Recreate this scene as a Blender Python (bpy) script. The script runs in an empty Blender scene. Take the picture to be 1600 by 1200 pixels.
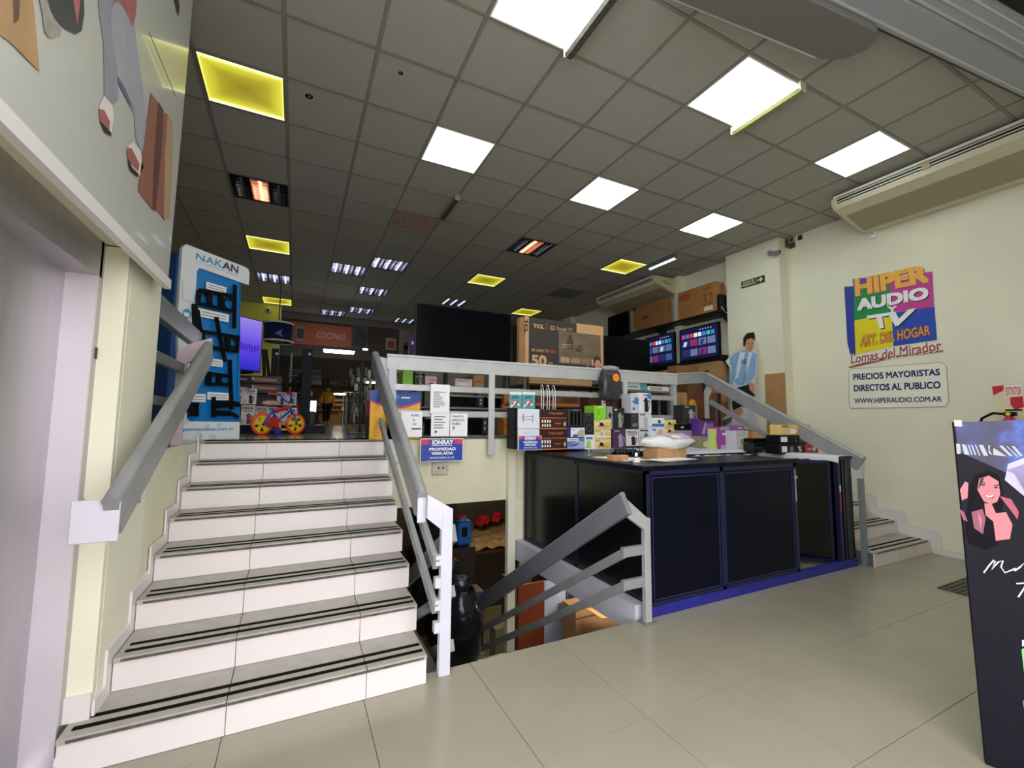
import bpy, bmesh, math, random
from mathutils import Vector, Matrix
random.seed(7)
PI = math.pi
SC = bpy.context.scene
COL = SC.collection
# ---------------------------------------------------------------- camera, sky, exposure
YAW, PITCH, ROLL, FPX, EYE = .458, .0862, .008, 682.0, 1.40
_f = Vector((math.sin(YAW)*math.cos(PITCH), math.cos(YAW)*math.cos(PITCH), math.sin(PITCH)))
_r = Vector((math.cos(YAW), -math.sin(YAW), 0)); _u = _r.cross(_f)
_R = _r*math.cos(ROLL)+_u*math.sin(ROLL); _U = -_r*math.sin(ROLL)+_u*math.cos(ROLL)
cd = bpy.data.cameras.new('camera'); cam = bpy.data.objects.new('camera', cd); COL.objects.link(cam)
cd.sensor_width = 36; cd.lens = 36*FPX/1600; cd.clip_start = .05; cd.clip_end = 200
M = Matrix((( _R.x, _U.x, -_f.x, 0), (_R.y, _U.y, -_f.y, 0), (_R.z, _U.z, -_f.z, EYE), (0, 0, 0, 1)))
cam.matrix_world = M
SC.camera = cam
w = bpy.data.worlds.new('sky'); SC.world = w; w.use_nodes = True
bg = w.node_tree.nodes['Background']; bg.inputs[0].default_value = (.94, .92, .96, 1); bg.inputs[1].default_value = 1.25
SC.view_settings.view_transform = 'Standard'; SC.view_settings.look = 'None'
SC.view_settings.exposure = 1.95; SC.view_settings.gamma = 1; SC.view_settings.use_curve_mapping = False
LED, YEL = 2.6, .72

def at(px, py, ax, v):                      # where the sight line meets a plane of the room
    d = _f+_R*((px-800)/FPX)-_U*((py-600)/FPX); i = 'XYZ'.index(ax)
    if ax == 'Z': v = v-EYE
    p = d*(v/d[i]); return Vector((p.x, p.y, p.z+EYE))

# ---------------------------------------------------------------- materials
def lin(h):
    if isinstance(h, str):
        h = h.lstrip('#'); c = [int(h[i:i+2], 16)/255 for i in (0, 2, 4)]
    else: c = h
    return tuple(x/12.92 if x <= .04045 else ((x+.055)/1.055)**2.4 for x in c)+(1,)
MC = {}
def mat(col, rough=.5, metal=0, emit=0, noise=0, nscale=8, bump=0, alpha=1, spec=.5, name=None, stretch=None, coat=0):
    k = (col, rough, metal, emit, noise, nscale, bump, alpha, spec, stretch, coat)
    if k in MC: return MC[k]
    m = bpy.data.materials.new(name or 'm_'+str(col).strip('#')); m.use_nodes = True
    nt = m.node_tree; b = nt.nodes['Principled BSDF']; c = lin(col)
    b.inputs['Base Color'].default_value = c; b.inputs['Roughness'].default_value = rough
    b.inputs['Metallic'].default_value = metal; b.inputs['Specular IOR Level'].default_value = spec
    if coat: b.inputs['Coat Weight'].default_value = coat
    if alpha < 1: b.inputs['Alpha'].default_value = alpha
    if emit: b.inputs['Emission Color'].default_value = c; b.inputs['Emission Strength'].default_value = emit
    if noise or bump:
        tc = nt.nodes.new('ShaderNodeTexCoord'); mp = nt.nodes.new('ShaderNodeMapping'); n = nt.nodes.new('ShaderNodeTexNoise')
        nt.links.new(tc.outputs['Object'], mp.inputs[0]); nt.links.new(mp.outputs[0], n.inputs['Vector'])
        if stretch: mp.inputs['Scale'].default_value = stretch
        n.inputs['Scale'].default_value = nscale; n.inputs['Detail'].default_value = 5
        if noise:
            r = nt.nodes.new('ShaderNodeValToRGB'); r.color_ramp.elements[0].position = .3; r.color_ramp.elements[1].position = .72
            r.color_ramp.elements[0].color = tuple(x*(1-noise) for x in c[:3])+(1,)
            r.color_ramp.elements[1].color = tuple(min(1, x*(1+noise*.5)) for x in c[:3])+(1,)
            nt.links.new(n.outputs[0], r.inputs[0]); nt.links.new(r.outputs[0], b.inputs['Base Color'])
        if bump:
            bp = nt.nodes.new('ShaderNodeBump'); bp.inputs['Strength'].default_value = bump; bp.inputs['Distance'].default_value = .01
            nt.links.new(n.outputs[0], bp.inputs['Height']); nt.links.new(bp.outputs[0], b.inputs['Normal'])
    MC[k] = m; return m
CREAM = mat('#e6e4cc', .55, noise=.07, nscale=1.5); CREAM2 = mat('#dedbbd', .6, noise=.08, nscale=3)
FLOOR = mat('#989280', .22, noise=.05, nscale=3, spec=.5); FLOORD = mat('#8d8a7c', .14, noise=.06, nscale=2)
TREAD = mat('#a9a59b', .45, noise=.12, nscale=14); RISER = mat('#ddd5d3', .3, noise=.03, nscale=2); GROUT = mat('#6f6b60', .9)
STRIP = mat('#100f0d', .9, spec=.1)
STEEL = mat('#b5b1b6', .38, .65, noise=.06, nscale=4, stretch=(6, 6, .6)); STEEL2 = mat('#dcd5dc', .4, .4, noise=.08, nscale=3)
RAIL = mat('#989a9a', .42, .25, noise=.14, nscale=7); RAILD = mat('#7b7f80', .4, .25, noise=.1, nscale=6); WPAINT = mat('#c6c5d0', .5, noise=.06, nscale=9)
CTILE = mat('#aeaca4', .9, noise=.04, nscale=5); CBAR = mat('#8d8a80', .7); CSTAIN = mat('#b09a88', .9, noise=.35, nscale=18)
NAVY = mat('#0a0d1c', .3, noise=.25, nscale=5, spec=.12); NAVY2 = mat('#171a3e', .4, noise=.3, nscale=12); BLUEP = mat('#23258a', .5, noise=.25, nscale=9)
BLACK = mat('#09090a', .45, spec=.2); BLACKG = mat('#07080a', .2, spec=.15); DGREY = mat('#2c2c2e', .5); MGREY = mat('#6f7072', .5); LGREY = mat('#b9babb', .5)
WHITE = mat('#efefee', .5); PAPER = mat('#f3f4f7', .7); SCREEN = mat('#05070c', .18, spec=.08)
CARD = mat('#b48a5c', .75, noise=.12, nscale=6); CARDL = mat('#cda373', .75, noise=.08, nscale=5); CARDD = mat('#8e643c', .8, noise=.15, nscale=6)
PAVA = mat('#e8e2e0', .5); RED = mat('#c5242c', .45); ORANGE = mat('#d8743a', .5); YELLOW = mat('#efb51b', .45); GREEN = mat('#86c52e', .4)
PURPLE = mat('#6a3a8c', .45); VIOLET = mat('#8e4f9b', .45); MAG = mat('#c7237c', .45); BLUE = mat('#1d5fc0', .45); SKYB = mat('#1f86cf', .4)
TEAL = mat('#5aa9a8', .5); CREAMB = mat('#eadca0', .55); BROWNBK = mat('#3a1a14', .5); OLIVE = mat('#8b8860', .5); LILAC = mat('#a996b8', .5)
SKIN = mat('#c99378', .5); HAIR = mat('#1c130f', .6); SILVER = mat('#c4c6c8', .3, .7)
INK = mat('#17181c', .6); NAVYINK = mat('#16235e', .5)

# ---------------------------------------------------------------- mesh helpers
class MB:
    def __init__(s): s.v = []; s.f = []; s.sm = []
    def add(s, vs, fs, smooth=False):
        o = len(s.v); s.v += [tuple(v) for v in vs]; s.f += [tuple(i+o for i in f) for f in fs]; s.sm += [smooth]*len(fs); return s
    def box(s, x0, x1, y0, y1, z0, z1):
        x0, x1 = sorted((x0, x1)); y0, y1 = sorted((y0, y1)); z0, z1 = sorted((z0, z1))
        vs = [(x, y, z) for z in (z0, z1) for y in (y0, y1) for x in (x0, x1)]
        return s.add(vs, [(0, 2, 3, 1), (4, 5, 7, 6), (0, 1, 5, 4), (2, 6, 7, 3), (0, 4, 6, 2), (1, 3, 7, 5)])
    def prism(s, pts, d):                   # polygon (3-D points) pushed along d
        n = len(pts); a = [Vector(p) for p in pts]; d = Vector(d)
        nrm = Vector((0, 0, 0))
        for i in range(n): nrm += a[i].cross(a[(i+1) % n])
        if nrm.dot(d) > 0: a.reverse()
        vs = a+[p+d for p in a]
        return s.add(vs, [tuple(range(n)), tuple(range(2*n-1, n-1, -1))]+[(i, n+i, n+(i+1) % n, (i+1) % n) for i in range(n)])
    def poly(s, pts): return s.add(pts, [tuple(range(len(pts)))])
    def bar(s, a, b, w, h, up=(0, 0, 1), round_top=False):     # bar with section w x h, a,b = centres
        a = Vector(a); b = Vector(b); t = (b-a).normalized(); up = Vector(up); sd = t.cross(up).normalized(); up2 = sd.cross(t)
        if round_top:
            sec = [(-w/2, -h/2), (w/2, -h/2), (w/2, h/2-w*.3)]+[(w*.62*math.cos(q), h/2-w*.15+w*.5*math.sin(q)) for q in [PI*i/8 for i in range(9)]]+[(-w/2, h/2-w*.3)]
        else: sec = [(-w/2, -h/2), (w/2, -h/2), (w/2, h/2), (-w/2, h/2)]
        return s.prism([a+sd*x+up2*y for x, y in sec], b-a)
    def tube(s, path, r, n=8, closed=False):
        P = [Vector(p) for p in path]; m = len(P); vs = []; fs = []; prev = None
        rr = r if isinstance(r, (list, tuple)) else [r]*m
        for i, p in enumerate(P):
            t = ((P[(i+1) % m] if closed else P[min(i+1, m-1)])-(P[i-1] if closed else P[max(i-1, 0)])).normalized()
            if prev is None:
                a = Vector((0, 0, 1)) if abs(t.z) < .9 else Vector((1, 0, 0)); x = t.cross(a).normalized()
            else: x = (prev-t*prev.dot(t)).normalized()
            prev = x; y = t.cross(x)
            vs += [p+(x*math.cos(2*PI*k/n)+y*math.sin(2*PI*k/n))*rr[i] for k in range(n)]
        for i in range(m if closed else m-1):
            j = (i+1) % m
            for k in range(n): fs.append((i*n+k, i*n+(k+1) % n, j*n+(k+1) % n, j*n+k))
        s.add(vs, fs, True)
        if not closed: s.add(vs[:n], [tuple(range(n-1, -1, -1))]); s.add(vs[-n:], [tuple(range(n))])
        return s
    def lathe(s, prof, c=(0, 0, 0), ax='Z', n=16):             # prof: (radius, along axis)
        c = Vector(c); vs = []; fs = []
        for r, h in prof:
            for k in range(n):
                a = 2*PI*k/n; x, y = r*math.cos(a), r*math.sin(a)
                vs.append(c+Vector({'Z': (x, y, h), 'Y': (x, h, -y), 'X': (h, x, y)}[ax]))
        for i in range(len(prof)-1):
            for k in range(n): fs.append((i*n+k, i*n+(k+1) % n, (i+1)*n+(k+1) % n, (i+1)*n+k))
        return s.add(vs, fs, True)
    def cyl(s, r, h0, h1, c=(0, 0, 0), ax='Z', n=16): return s.lathe([(1e-4, h0), (r, h0), (r, h0), (r, h1), (r, h1), (1e-4, h1)], c, ax, n)
    def blob(s, c, r, n=12, m=8, jit=0, seed=1):
        rnd = random.Random(seed); c = Vector(c); vs = []; fs = []
        for i in range(m+1):
            t = PI*i/m
            for k in range(n):
                a = 2*PI*k/n; q = 1+(rnd.random()-.5)*jit
                vs.append(c+Vector((r[0]*math.sin(t)*math.cos(a)*q, r[1]*math.sin(t)*math.sin(a)*q, r[2]*math.cos(t)*q)))
        for i in range(m):
            for k in range(n): fs.append((i*n+k, (i+1)*n+k, (i+1)*n+(k+1) % n, i*n+(k+1) % n))
        return s.add(vs, fs, True)
    def mesh(s, name, bev=0):
        me = bpy.data.meshes.new(name); me.from_pydata(s.v, [], s.f)
        me.polygons.foreach_set('use_smooth', s.sm)
        if bev:
            bm = bmesh.new(); bm.from_mesh(me)
            bmesh.ops.bevel(bm, geom=bm.edges[:], offset=bev, segments=1, affect='EDGES', profile=.5); bm.to_mesh(me); bm.free()
        me.update(); return me
def part(name, mb, m, parent=None, bev=0, kind=None, label=None, loc=None):
    me = mb if isinstance(mb, bpy.types.Mesh) else mb.mesh(name, bev)
    if not me.materials: me.materials.append(m)
    o = bpy.data.objects.new(name, me); COL.objects.link(o); o.parent = parent
    if loc: o.location = loc
    if kind: o['kind'] = kind
    if label: o['label'] = label
    return o
def tag(o, label, cat, group=None, kind=None):
    o['label'] = label; o['category'] = cat
    if group: o['group'] = group
    if kind: o['kind'] = kind
    return o
def thing(name, label, cat, loc=(0, 0, 0), rz=0, group=None):
    o = bpy.data.objects.new(name, None); COL.objects.link(o); o.empty_display_size = .05
    o.location = loc; o.rotation_euler = (0, 0, rz); return tag(o, label, cat, group)
def struct(name, mb, m, parent=None, bev=0): return part(name, mb, m, parent, bev, kind='structure')
def dup(root, loc=None, label=None):
    r = root.copy(); COL.objects.link(r)
    if loc is not None: r.location = loc
    if label: r['label'] = label
    for ch in root.children:
        c = ch.copy(); COL.objects.link(c); c.parent = r
        for g in ch.children:
            d = g.copy(); COL.objects.link(d); d.parent = c
    return r
TX = {}
def text_mesh(s, bold=0):
    k = (s, bold)
    if k in TX: return TX[k]
    c = bpy.data.curves.new('t', 'FONT'); c.body = s; c.size = 1; c.resolution_u = 3
    o = bpy.data.objects.new('t', c); COL.objects.link(o)
    bpy.context.view_layer.update()
    me = bpy.data.meshes.new_from_object(o.evaluated_get(bpy.context.evaluated_depsgraph_get()))
    bpy.data.objects.remove(o)
    v0 = [tuple(v.co) for v in me.vertices]; f0 = [tuple(p.vertices) for p in me.polygons]; vs = []; fs = []
    for k_, (dx, dy) in enumerate(((0, 0),) if bold < .004 else ((-bold, -bold), (bold, -bold), (bold, bold), (-bold, bold))):   # heavier weight: the glyphs laid over each other, slightly shifted
        o_ = len(vs); vs += [(v[0]+dx, v[1]+dy, k_) for v in v0]; fs += [tuple(i+o_ for i in f) for f in f0]
    x0 = min(v[0] for v in vs); x1 = max(v[0] for v in vs); y0 = min(v[1] for v in vs); y1 = max(v[1] for v in vs)
    TX[k] = ([((v[0]-x0)/(x1-x0), (v[1]-y0)/(y1-y0), v[2]*.0003) for v in vs], fs); return TX[k]
def letter(s, o, u, v, m, parent=None, bold=.01, bend=None, name='lettering'):   # text fills the parallelogram o, o+u, o+v
    vs, fs = text_mesh(s, bold); o = Vector(o); u = Vector(u); v = Vector(v); mb = MB()
    n = u.cross(v).normalized(); mb.add([o+u*a+v*b+n*q for a, b, q in vs], fs)
    return part(name, mb, m, parent)
def quadtext(s, c, m, parent=None, bold=.01, name='lettering'):                  # corners bl, br, tr, tl (bilinear)
    vs, fs = text_mesh(s, bold); c = [Vector(q) for q in c]; mb = MB()
    n = (c[1]-c[0]).cross(c[3]-c[0]).normalized(); mb.add([(c[0]*(1-a)+c[1]*a)*(1-b)+(c[3]*(1-a)+c[2]*a)*b+n*q for a, b, q in vs], fs)
    return part(name, mb, m, parent)
def ell(cx, cy, rx, ry, n=20, a0=0, a1=2*PI): return [(cx+rx*math.cos(a0+(a1-a0)*i/n), cy+ry*math.sin(a0+(a1-a0)*i/n)) for i in range(n)]
KETTLE = [(.25, .0), (.75, .0), (.78, .1), (.72, .75), (.66, .85), (.66, .93), (.45, 1), (.3, .93), (.3, .86), (.1, .78), (.26, .66)]
KHANDLE = [(.72, .8), (.95, .78), (1, .6), (.93, .3), (.78, .15), (.78, .25), (.87, .36), (.9, .6), (.86, .68), (.74, .7)]
LAY = [0]
def deco(root, w, d, h, specs):              # flat print on the front (local y = -d/2), fractions of the face
    k = 0
    for sp in specs:
        k += 1; y = -d/2-.0008-.0006*k; t = sp[0]
        X = lambda a: -w/2+a*w
        if t == 'r': part('print', MB().poly([(X(sp[1]), y, sp[3]*h), (X(sp[2]), y, sp[3]*h), (X(sp[2]), y, sp[4]*h), (X(sp[1]), y, sp[4]*h)]), sp[5], root)
        elif t == 'p': part('print', MB().poly([(X(a), y, b*h) for a, b in sp[1]]), sp[2], root)
        elif t == 'e': part('print', MB().poly([(X(a), y, b*h) for a, b in ell(*sp[1:5])]), sp[5], root)
        elif t == 't': letter(sp[1], (X(sp[2]), y, sp[4]*h), (w*(sp[3]-sp[2]), 0, 0), (0, 0, h*(sp[5]-sp[4])), sp[6], root, bold=sp[7] if len(sp) > 7 else .015)
        elif t == 'k':
            x0, x1, z0, z1, m = sp[1:6]; mb = MB()
            for PL in (KETTLE, KHANDLE): mb.poly([(X(x0+(x1-x0)*a), y, (z0+(z1-z0)*b)*h) for a, b in PL])
            part('print', mb, m, root)
def carton(name, label, cat, px0, px1, pyt, pyb, Y, d, m, specs=(), group=None, side=None, z0=None, rz=0, bev=.002, bodyname='box_body'):
    a = at(px0, pyb, 'Y', Y); b = at(px1, pyb, 'Y', Y); t = at((px0+px1)/2, pyt, 'Y', Y)
    w = b.x-a.x; zb = (a.z+b.z)/2 if z0 is None else z0; h = t.z-zb
    r = thing(name, label, cat, ((a.x+b.x)/2, Y+d/2, zb), rz, group)
    part(bodyname, MB().box(-w/2, w/2, -d/2, d/2, 0, h), m, r, bev)
    if side: part('side_panel', MB().box(-w/2-.0015, -w/2-.0005, -d/2+.002, d/2-.002, .002, h-.002), side, r)
    deco(r, w, d, h, specs); r['w'] = w; r['h'] = h
    return r
def pxprint(pts, ax, v, m, parent, name='print', off=0):
    return part(name, MB().poly([at(x, y, ax, v+off) for x, y in pts]), m, parent)
exec_parts = None
# ================================================================ THE ROOM
UF = 1.217; CZ = 4.10; RW = 6.34; EDGE = 4.45
S_Y = [2.41+.289*i for i in range(8)]; RH = UF/8
# lower floor with tiles laid round the basement opening
fl = struct('floor', MB().box(2.3, RW, 2.5, EDGE, -.12, -.012).box(-.9, RW, 0, 2.5, -.12, -.012).box(-3, 9, -9, 0, -.12, -.012), GROUT)
tile_cache = {}
TZ = [.97, 2.28]
for i in range(-6, 12):
    for j in range(-7, 5):
        x0, x1 = TZ[0]+.6*i+.0013, TZ[0]+.6*(i+1)-.0013; y0, y1 = TZ[1]+.592*(j-1)+.0013, TZ[1]+.592*j-.0013
        if x1 < -.8 and y0 > -.2: continue
        if y0 >= 2.2 and x1 <= 2.3 : pass
        if x0 > RW: continue
        x1 = min(x1, RW); x0 = max(x0, -.8) if y0 > -.2 else x0
        if j == 1: pass
        if y0 > 4.4: continue
        if y0 < 2.5 < y1 and x0 < 2.3:      # row cut by the edge of the opening
            y1 = 2.5
            if x0 < 2.3 < x1: pass
        elif y0 >= 2.5 and x0 < 2.3: continue
        if y0 > 2.35 and x1 < .75: continue
        part('tile', MB().box(x0, x1, y0, min(y1, EDGE), -.012, 0), FLOOR, fl, bev=.0008)
# upper floor
up = struct('floor', MB().box(-3.3, RW, EDGE, 24, .54, UF-.01).box(-3.3, -.72, 3.05, EDGE, .54, UF-.01), CREAM2); up.name = 'floor_upper'
for i in range(-7, 9):
    for j in range(0, 9):
        part('tile', MB().box(TZ[0]+.6*i+.002, TZ[0]+.6*(i+1)-.002, EDGE+.6*j+.002, EDGE+.6*(j+1)-.002, UF-.01, UF), FLOORD, up)
part('floor_finish', MB().box(-3.3, RW, EDGE+5.4, 24, UF-.01, UF).box(-3.3, -.72, 3.05, EDGE, UF-.01, UF), FLOORD, up)
# basement
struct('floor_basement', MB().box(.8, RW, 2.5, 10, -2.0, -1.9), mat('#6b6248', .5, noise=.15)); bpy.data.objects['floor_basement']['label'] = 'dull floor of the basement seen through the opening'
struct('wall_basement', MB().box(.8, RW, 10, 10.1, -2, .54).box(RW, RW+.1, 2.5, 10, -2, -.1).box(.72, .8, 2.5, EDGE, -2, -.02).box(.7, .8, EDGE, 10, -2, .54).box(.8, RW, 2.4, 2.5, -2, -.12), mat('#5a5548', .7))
# stairwell steps going down under the opening
bs = thing('basement_stair', 'tiled steps going down to the basement beside the black counter', 'staircase', (1.5, 2.5, -1.9))
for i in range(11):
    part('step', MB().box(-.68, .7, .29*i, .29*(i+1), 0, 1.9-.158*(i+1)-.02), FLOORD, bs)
# walls
WL = struct('wall_left', MB().box(-.95, -.715, 2.56, 3.05, 0, CZ).box(-.95, -.715, 3.05, EDGE, 0, .54).box(-.95, -.825, 2.48, 2.56, 0, CZ)
       .box(-.95, -.74, .8, 2.52, 2.18, CZ).box(-1.05, -.95, .85, 3.05, 0, CZ+.2).box(-.95, -.80, .85, .95, 0, CZ), CREAM)
struct('trim_1', MB().box(-.80, -.716, 2.52, 2.56, .2, 2.175), CREAM)      # cream end of the wall beside the lift
struct('wall_left_upper', MB().box(-3.4, -3.3, 3, 24, .54, CZ+.2).box(-3.3, -1.05, 2.95, 3.05, .54, CZ+.2), CREAM2)
struct('wall_partition', MB().box(-3.3, -.42, 11.5, 11.6, UF, CZ), mat('#d6cf5a', .6, noise=.05))
WR = struct('wall_right', MB().box(RW, RW+.15, -.6, 24, -.1, CZ+.2).box(6.15, RW, 3.79, 4.66, UF-.6, CZ), CREAM)
struct('wall_right_pier', MB().box(6.2, RW, 9.2, 9.6, UF, CZ).box(6.2, RW, 5.66, 5.8, UF, CZ), CREAM)
struct('wall_counter_back', MB().box(2.2, 5.17, EDGE, EDGE+.05, -.12, .54), CREAM)
struct('wall_mezzanine', MB().box(-3.3, RW, 12.3, 12.36, 3.02, CZ+.2), mat('#4d463f', .7))
struct('wall_back', MB().box(-3.3, RW, 24, 24.1, UF, CZ), mat('#6b5138', .7))
# fascia under the upper floor edge is the slab itself; cream strip below counter level
struct('floor_edge_beam', MB().box(2.24, 2.33, 2.52, EDGE, -.11, .095), WPAINT)
struct('column', MB().box(2.125, 2.215, 4.38, 4.45, -1.9, 1.07), CREAM)
# ceiling: slab above, grid of bars and one tile per cell
CX0, CY0, CDX, CDY = -.193, 3.10, .61, .596
ce = struct('ceiling', MB().box(-3.4, 6.5, .85, 13, CZ+.12, CZ+.2).box(-3.4, 6.5, 12.2, 12.3, 3.95, CZ+.12).box(-3.3, RW, 12.36, 24, 3.02, 3.12), mat('#6e6a60', .8))
cell = lambda c, r: (CX0+CDX*c, CY0+CDY*r)
LIGHTS = {(2, -2): 'w', (5, -2): 'w', (8, -2): 'w', (2, 1): 'w', (5, 1): 'w', (8, 1): 'w', (-1, 1): 'y', (-1, 7): 'y', (5, 7): 'y', (8, 4): 'y', (8, 10): 'y',
          (-1, 13): 'y', (-1, 4): 'L', (5, 4): 'L', (-1, 10): 'l', (1, 8): 'l', (2, 7): 'l', (2, 10): 'l', (2, 13): 'l', (1, 14): 'l', (4, 14): 'l', (5, 10): 'l', (8, 7): 'g'}
tm = MB().box(.012, CDX-.012, .012, CDY-.012, 0, .012).mesh('ceiling_tile', .003); tm.materials.append(CTILE)
n_t = 0
for c in range(-2, 11):
    for r in range(-4, 15):
        if (c, r) in LIGHTS: continue
        if c < -1 and r < 0: continue
        x, y = cell(c, r)
        if x > RW-.05: continue
        m_ = tm
        if (c, r) == (2, 4):
            m_ = tm.copy(); m_.materials.clear(); m_.materials.append(CSTAIN)
        elif x+CDX > RW:
            m_ = MB().box(.012, RW-x, .012, CDY-.012, 0, .012).mesh('ceiling_tile'); m_.materials.append(CTILE)
        o = bpy.data.objects.new('ceiling_tile', m_); COL.objects.link(o); o.parent = ce; o.location = (x, y, CZ+.004+random.random()*.003); n_t += 1
gb = MB()
for c in range(-5, 12): gb.box(CX0+CDX*c-.012, CX0+CDX*c+.012, .9, 12.2, CZ, CZ+.03)
for r in range(-4, 16): gb.box(-3.3, RW, CY0+CDY*r-.012, CY0+CDY*r+.012, CZ+.0005, CZ+.03)
part('ceiling_grid', gb, CBAR, ce)
part('ceiling_infill', MB().box(-3.3, CX0-CDX*2, 3.05, 12.2, CZ+.01, CZ+.03).box(-2, -.9, .9, 3.05, CZ+.01, CZ+.03), CTILE, ce)
for sx, sy, rr, mm in ((-.18+.61*1.3, 3.1+.596*.25, .018, '#7a4a3a'), (-.193+.61*.28, 3.1+.596*1.25, .03, '#a0604e')):
    part('stain', MB().cyl(rr, -.0015, 0, (sx, sy, CZ+.003), n=14), mat(mm, .9), ce)
# storefront shutter box, slightly skewed to the shop
th = -.112; bd = Vector((math.cos(th), math.sin(th), 0)); bn = Vector((-math.sin(th), math.cos(th), 0))
b0 = at(1288, 3, 'Z', 3.98)
SB = thing('shutter_box', 'long grey ribbed shutter housing across the shop front under the ceiling', 'shutter', (b0.x, b0.y, 3.98), th)
part('housing', MB().box(-5, 3.4, -.17, 0, 0, .16), mat('#a2a4ac', .5, .2), SB)
part('housing_lower', MB().box(-5, 3.4, -.75, -.17, .035, .16), mat('#a8a9b0', .5, .2), SB)
rb = mat('#c8c9cc', .4, .3)
for y in (-.03, -.185, -.245, -.31): part('rib', MB().box(-5, 3.4, y-.006, y+.006, -.006 if y > -.17 else .028, .04), rb, SB)
part('shutter_slot', MB().box(-5, 3.4, -.44, -.36, .02, .034), BLACK, SB)
part('top_seal', MB().box(-5, 3.4, 0, .02, .01, .14), DGREY, SB)
struct('wall_front_shade_block', MB().box(-.74, 7, -.3, .28, 4.1, 4.3).box(2.3, 6.5, -.62, -.3, 0, 4.3), CREAM2)  # full-height block is unseen, put in and widened to shade the right side
# wide grey canopy lamp / air curtain hanging beside the shutter
ac = at(1380, 60, 'Z', 3.93)
AQ = thing('air_curtain', 'dark grey rounded air curtain hung from the ceiling against the shutter housing', 'air curtain', (ac.x, ac.y, 3.93), th)
mb = MB(); mb.prism([(-1.5, -.02, 0), (-.12, -.02, 0)]+[(-.12+.12*math.sin(a), .10-.12*math.cos(a), 0) for a in [PI*i/12 for i in range(1, 7)]]+[(-.06, .2, 0), (-.2, .26, 0), (-1.5, .26, 0)], (0, 0, .15))
part('body', mb, mat('#6d6c68', .45), AQ, .004)
part('edge_strip', MB().box(-1.5, -.25, .262, .275, .01, .05), mat('#d8dfd8', .3, .4), AQ)

# ---------------------------------------------------------------- staircases
def stair(name, label, XL, XR, side_l, seams, strips=(.055, .125), x_extra=0, rows=8, y0=2.41):
    r = thing(name, label, 'staircase', ((XL(0)+XR(0))/2, y0, 0)); cx = (XL(0)+XR(0))/2
    core = MB()
    for i in range(rows):
        y = .289*i; z0 = RH*i; a = XL(i)-cx; b = XR(i)-cx; yy = EDGE-y0
        core.box(a+.01, b-.01, y+.008, min(y+.289, yy) if i < rows-1 else yy, 0, RH*(i+1)-.022)
    part('stair_core', core, mat('#5f5a50', .9), r)
    for i in range(rows):
        y = .289*i; z0 = RH*i; z1 = RH*(i+1); a = XL(i)-cx; b = XR(i)-cx
        xs = [a]+[s-cx for s in seams if a+.05 < s-cx < b-.05]+[b]
        yb = y+.289+(.0 if i < rows-1 else -.02)
        for k in range(len(xs)-1):
            part('riser_tile', MB().box(xs[k]+.0016, xs[k+1]-.0016, y, y+.012, z0+.002, z1-.022), RISER, r)
            part('tread_tile', MB().box(xs[k]+.0016, xs[k+1]-.0016, y-.012, yb+.012, z1-.022, z1), TREAD if i < rows-1 else FLOORD, r, .0015)
        if i < rows-1:
            for s in strips:
                part('anti_slip_strip', MB().box(a+.03, b-.012, y+s-.022, y+s+.004, z1, z1+.0022), STRIP, r)
        part('nosing_wear', MB().box(a+.03, b-.02, y-.0135, y+.012, z1-.020, z1-.008), mat('#5d5950', .9, noise=.5, nscale=30), r)
    return r
stL = stair('staircase', 'wide white-tiled stairs up to the shop floor beside the lift', lambda i: -.78 if i == 0 else -.703, lambda i: .69+.0157*i, True, (-.82+.6*1, .38, .98))
cx = (-.78+.69)/2
for i in range(8):                            # skirting tiles stepping up the left wall
    y = S_Y[i]; z = RH*(i+1)
    if i == 0: part('skirting_tile', MB().box(-.80-cx, -.716-cx, 2.505-2.41, 2.52-2.41, RH, RH+.1), RISER, stL)
    ya = max(y, 2.52)
    part('skirting_tile', MB().box(-.7145-cx, -.704-cx, ya-2.41, min(y+.289-.07, EDGE)-2.41, z, z+.065), RISER, stL)
    if i < 7: part('skirting_tile', MB().box(-.7145-cx, -.704-cx, y+.22-2.41, y+.288-2.41, z, z+RH+.065), RISER, stL)
stR = stair('staircase', 'narrow tiled stairs up along the cream wall right of the black counter', lambda i: 5.16, lambda i: 6.24 if i < 4 else 6.14, False, (5.62, 6.0), y0=2.38)
cx = (5.16+6.24)/2
for i in range(5):                            # rounded skirting on the right wall
    y = 2.38+.289*i; z = RH*(i+1); q = []
    x0 = 6.325-cx
    pts = [(y+.0, z-RH if i else 0), (y+.0, z+.02)]+[(y+.0+.05-.05*math.cos(a), z+.05+.05*math.sin(a)) for a in [PI/2*k/5 for k in range(6)]]+[(y+.289, z+.105), (y+.289, z)]
    part('skirting_tile', MB().prism([(x0, p-2.38-.09, h) for p, h in pts], (.014, 0, 0)), RISER, stR)
    part('skirting_tile', MB().box(6.24-cx, 6.325-cx, y-2.38, y-2.38+.3, z-RH if i else 0, z-.01), RISER, stR)
part('skirting_tile', MB().box(6.325-cx, 6.338-cx, -1.2, -.09, 0, .07), RISER, stR)
struct('baseboard_right', MB().box(6.322, RW, .3, 1.15, 0, .07), RISER)

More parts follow.
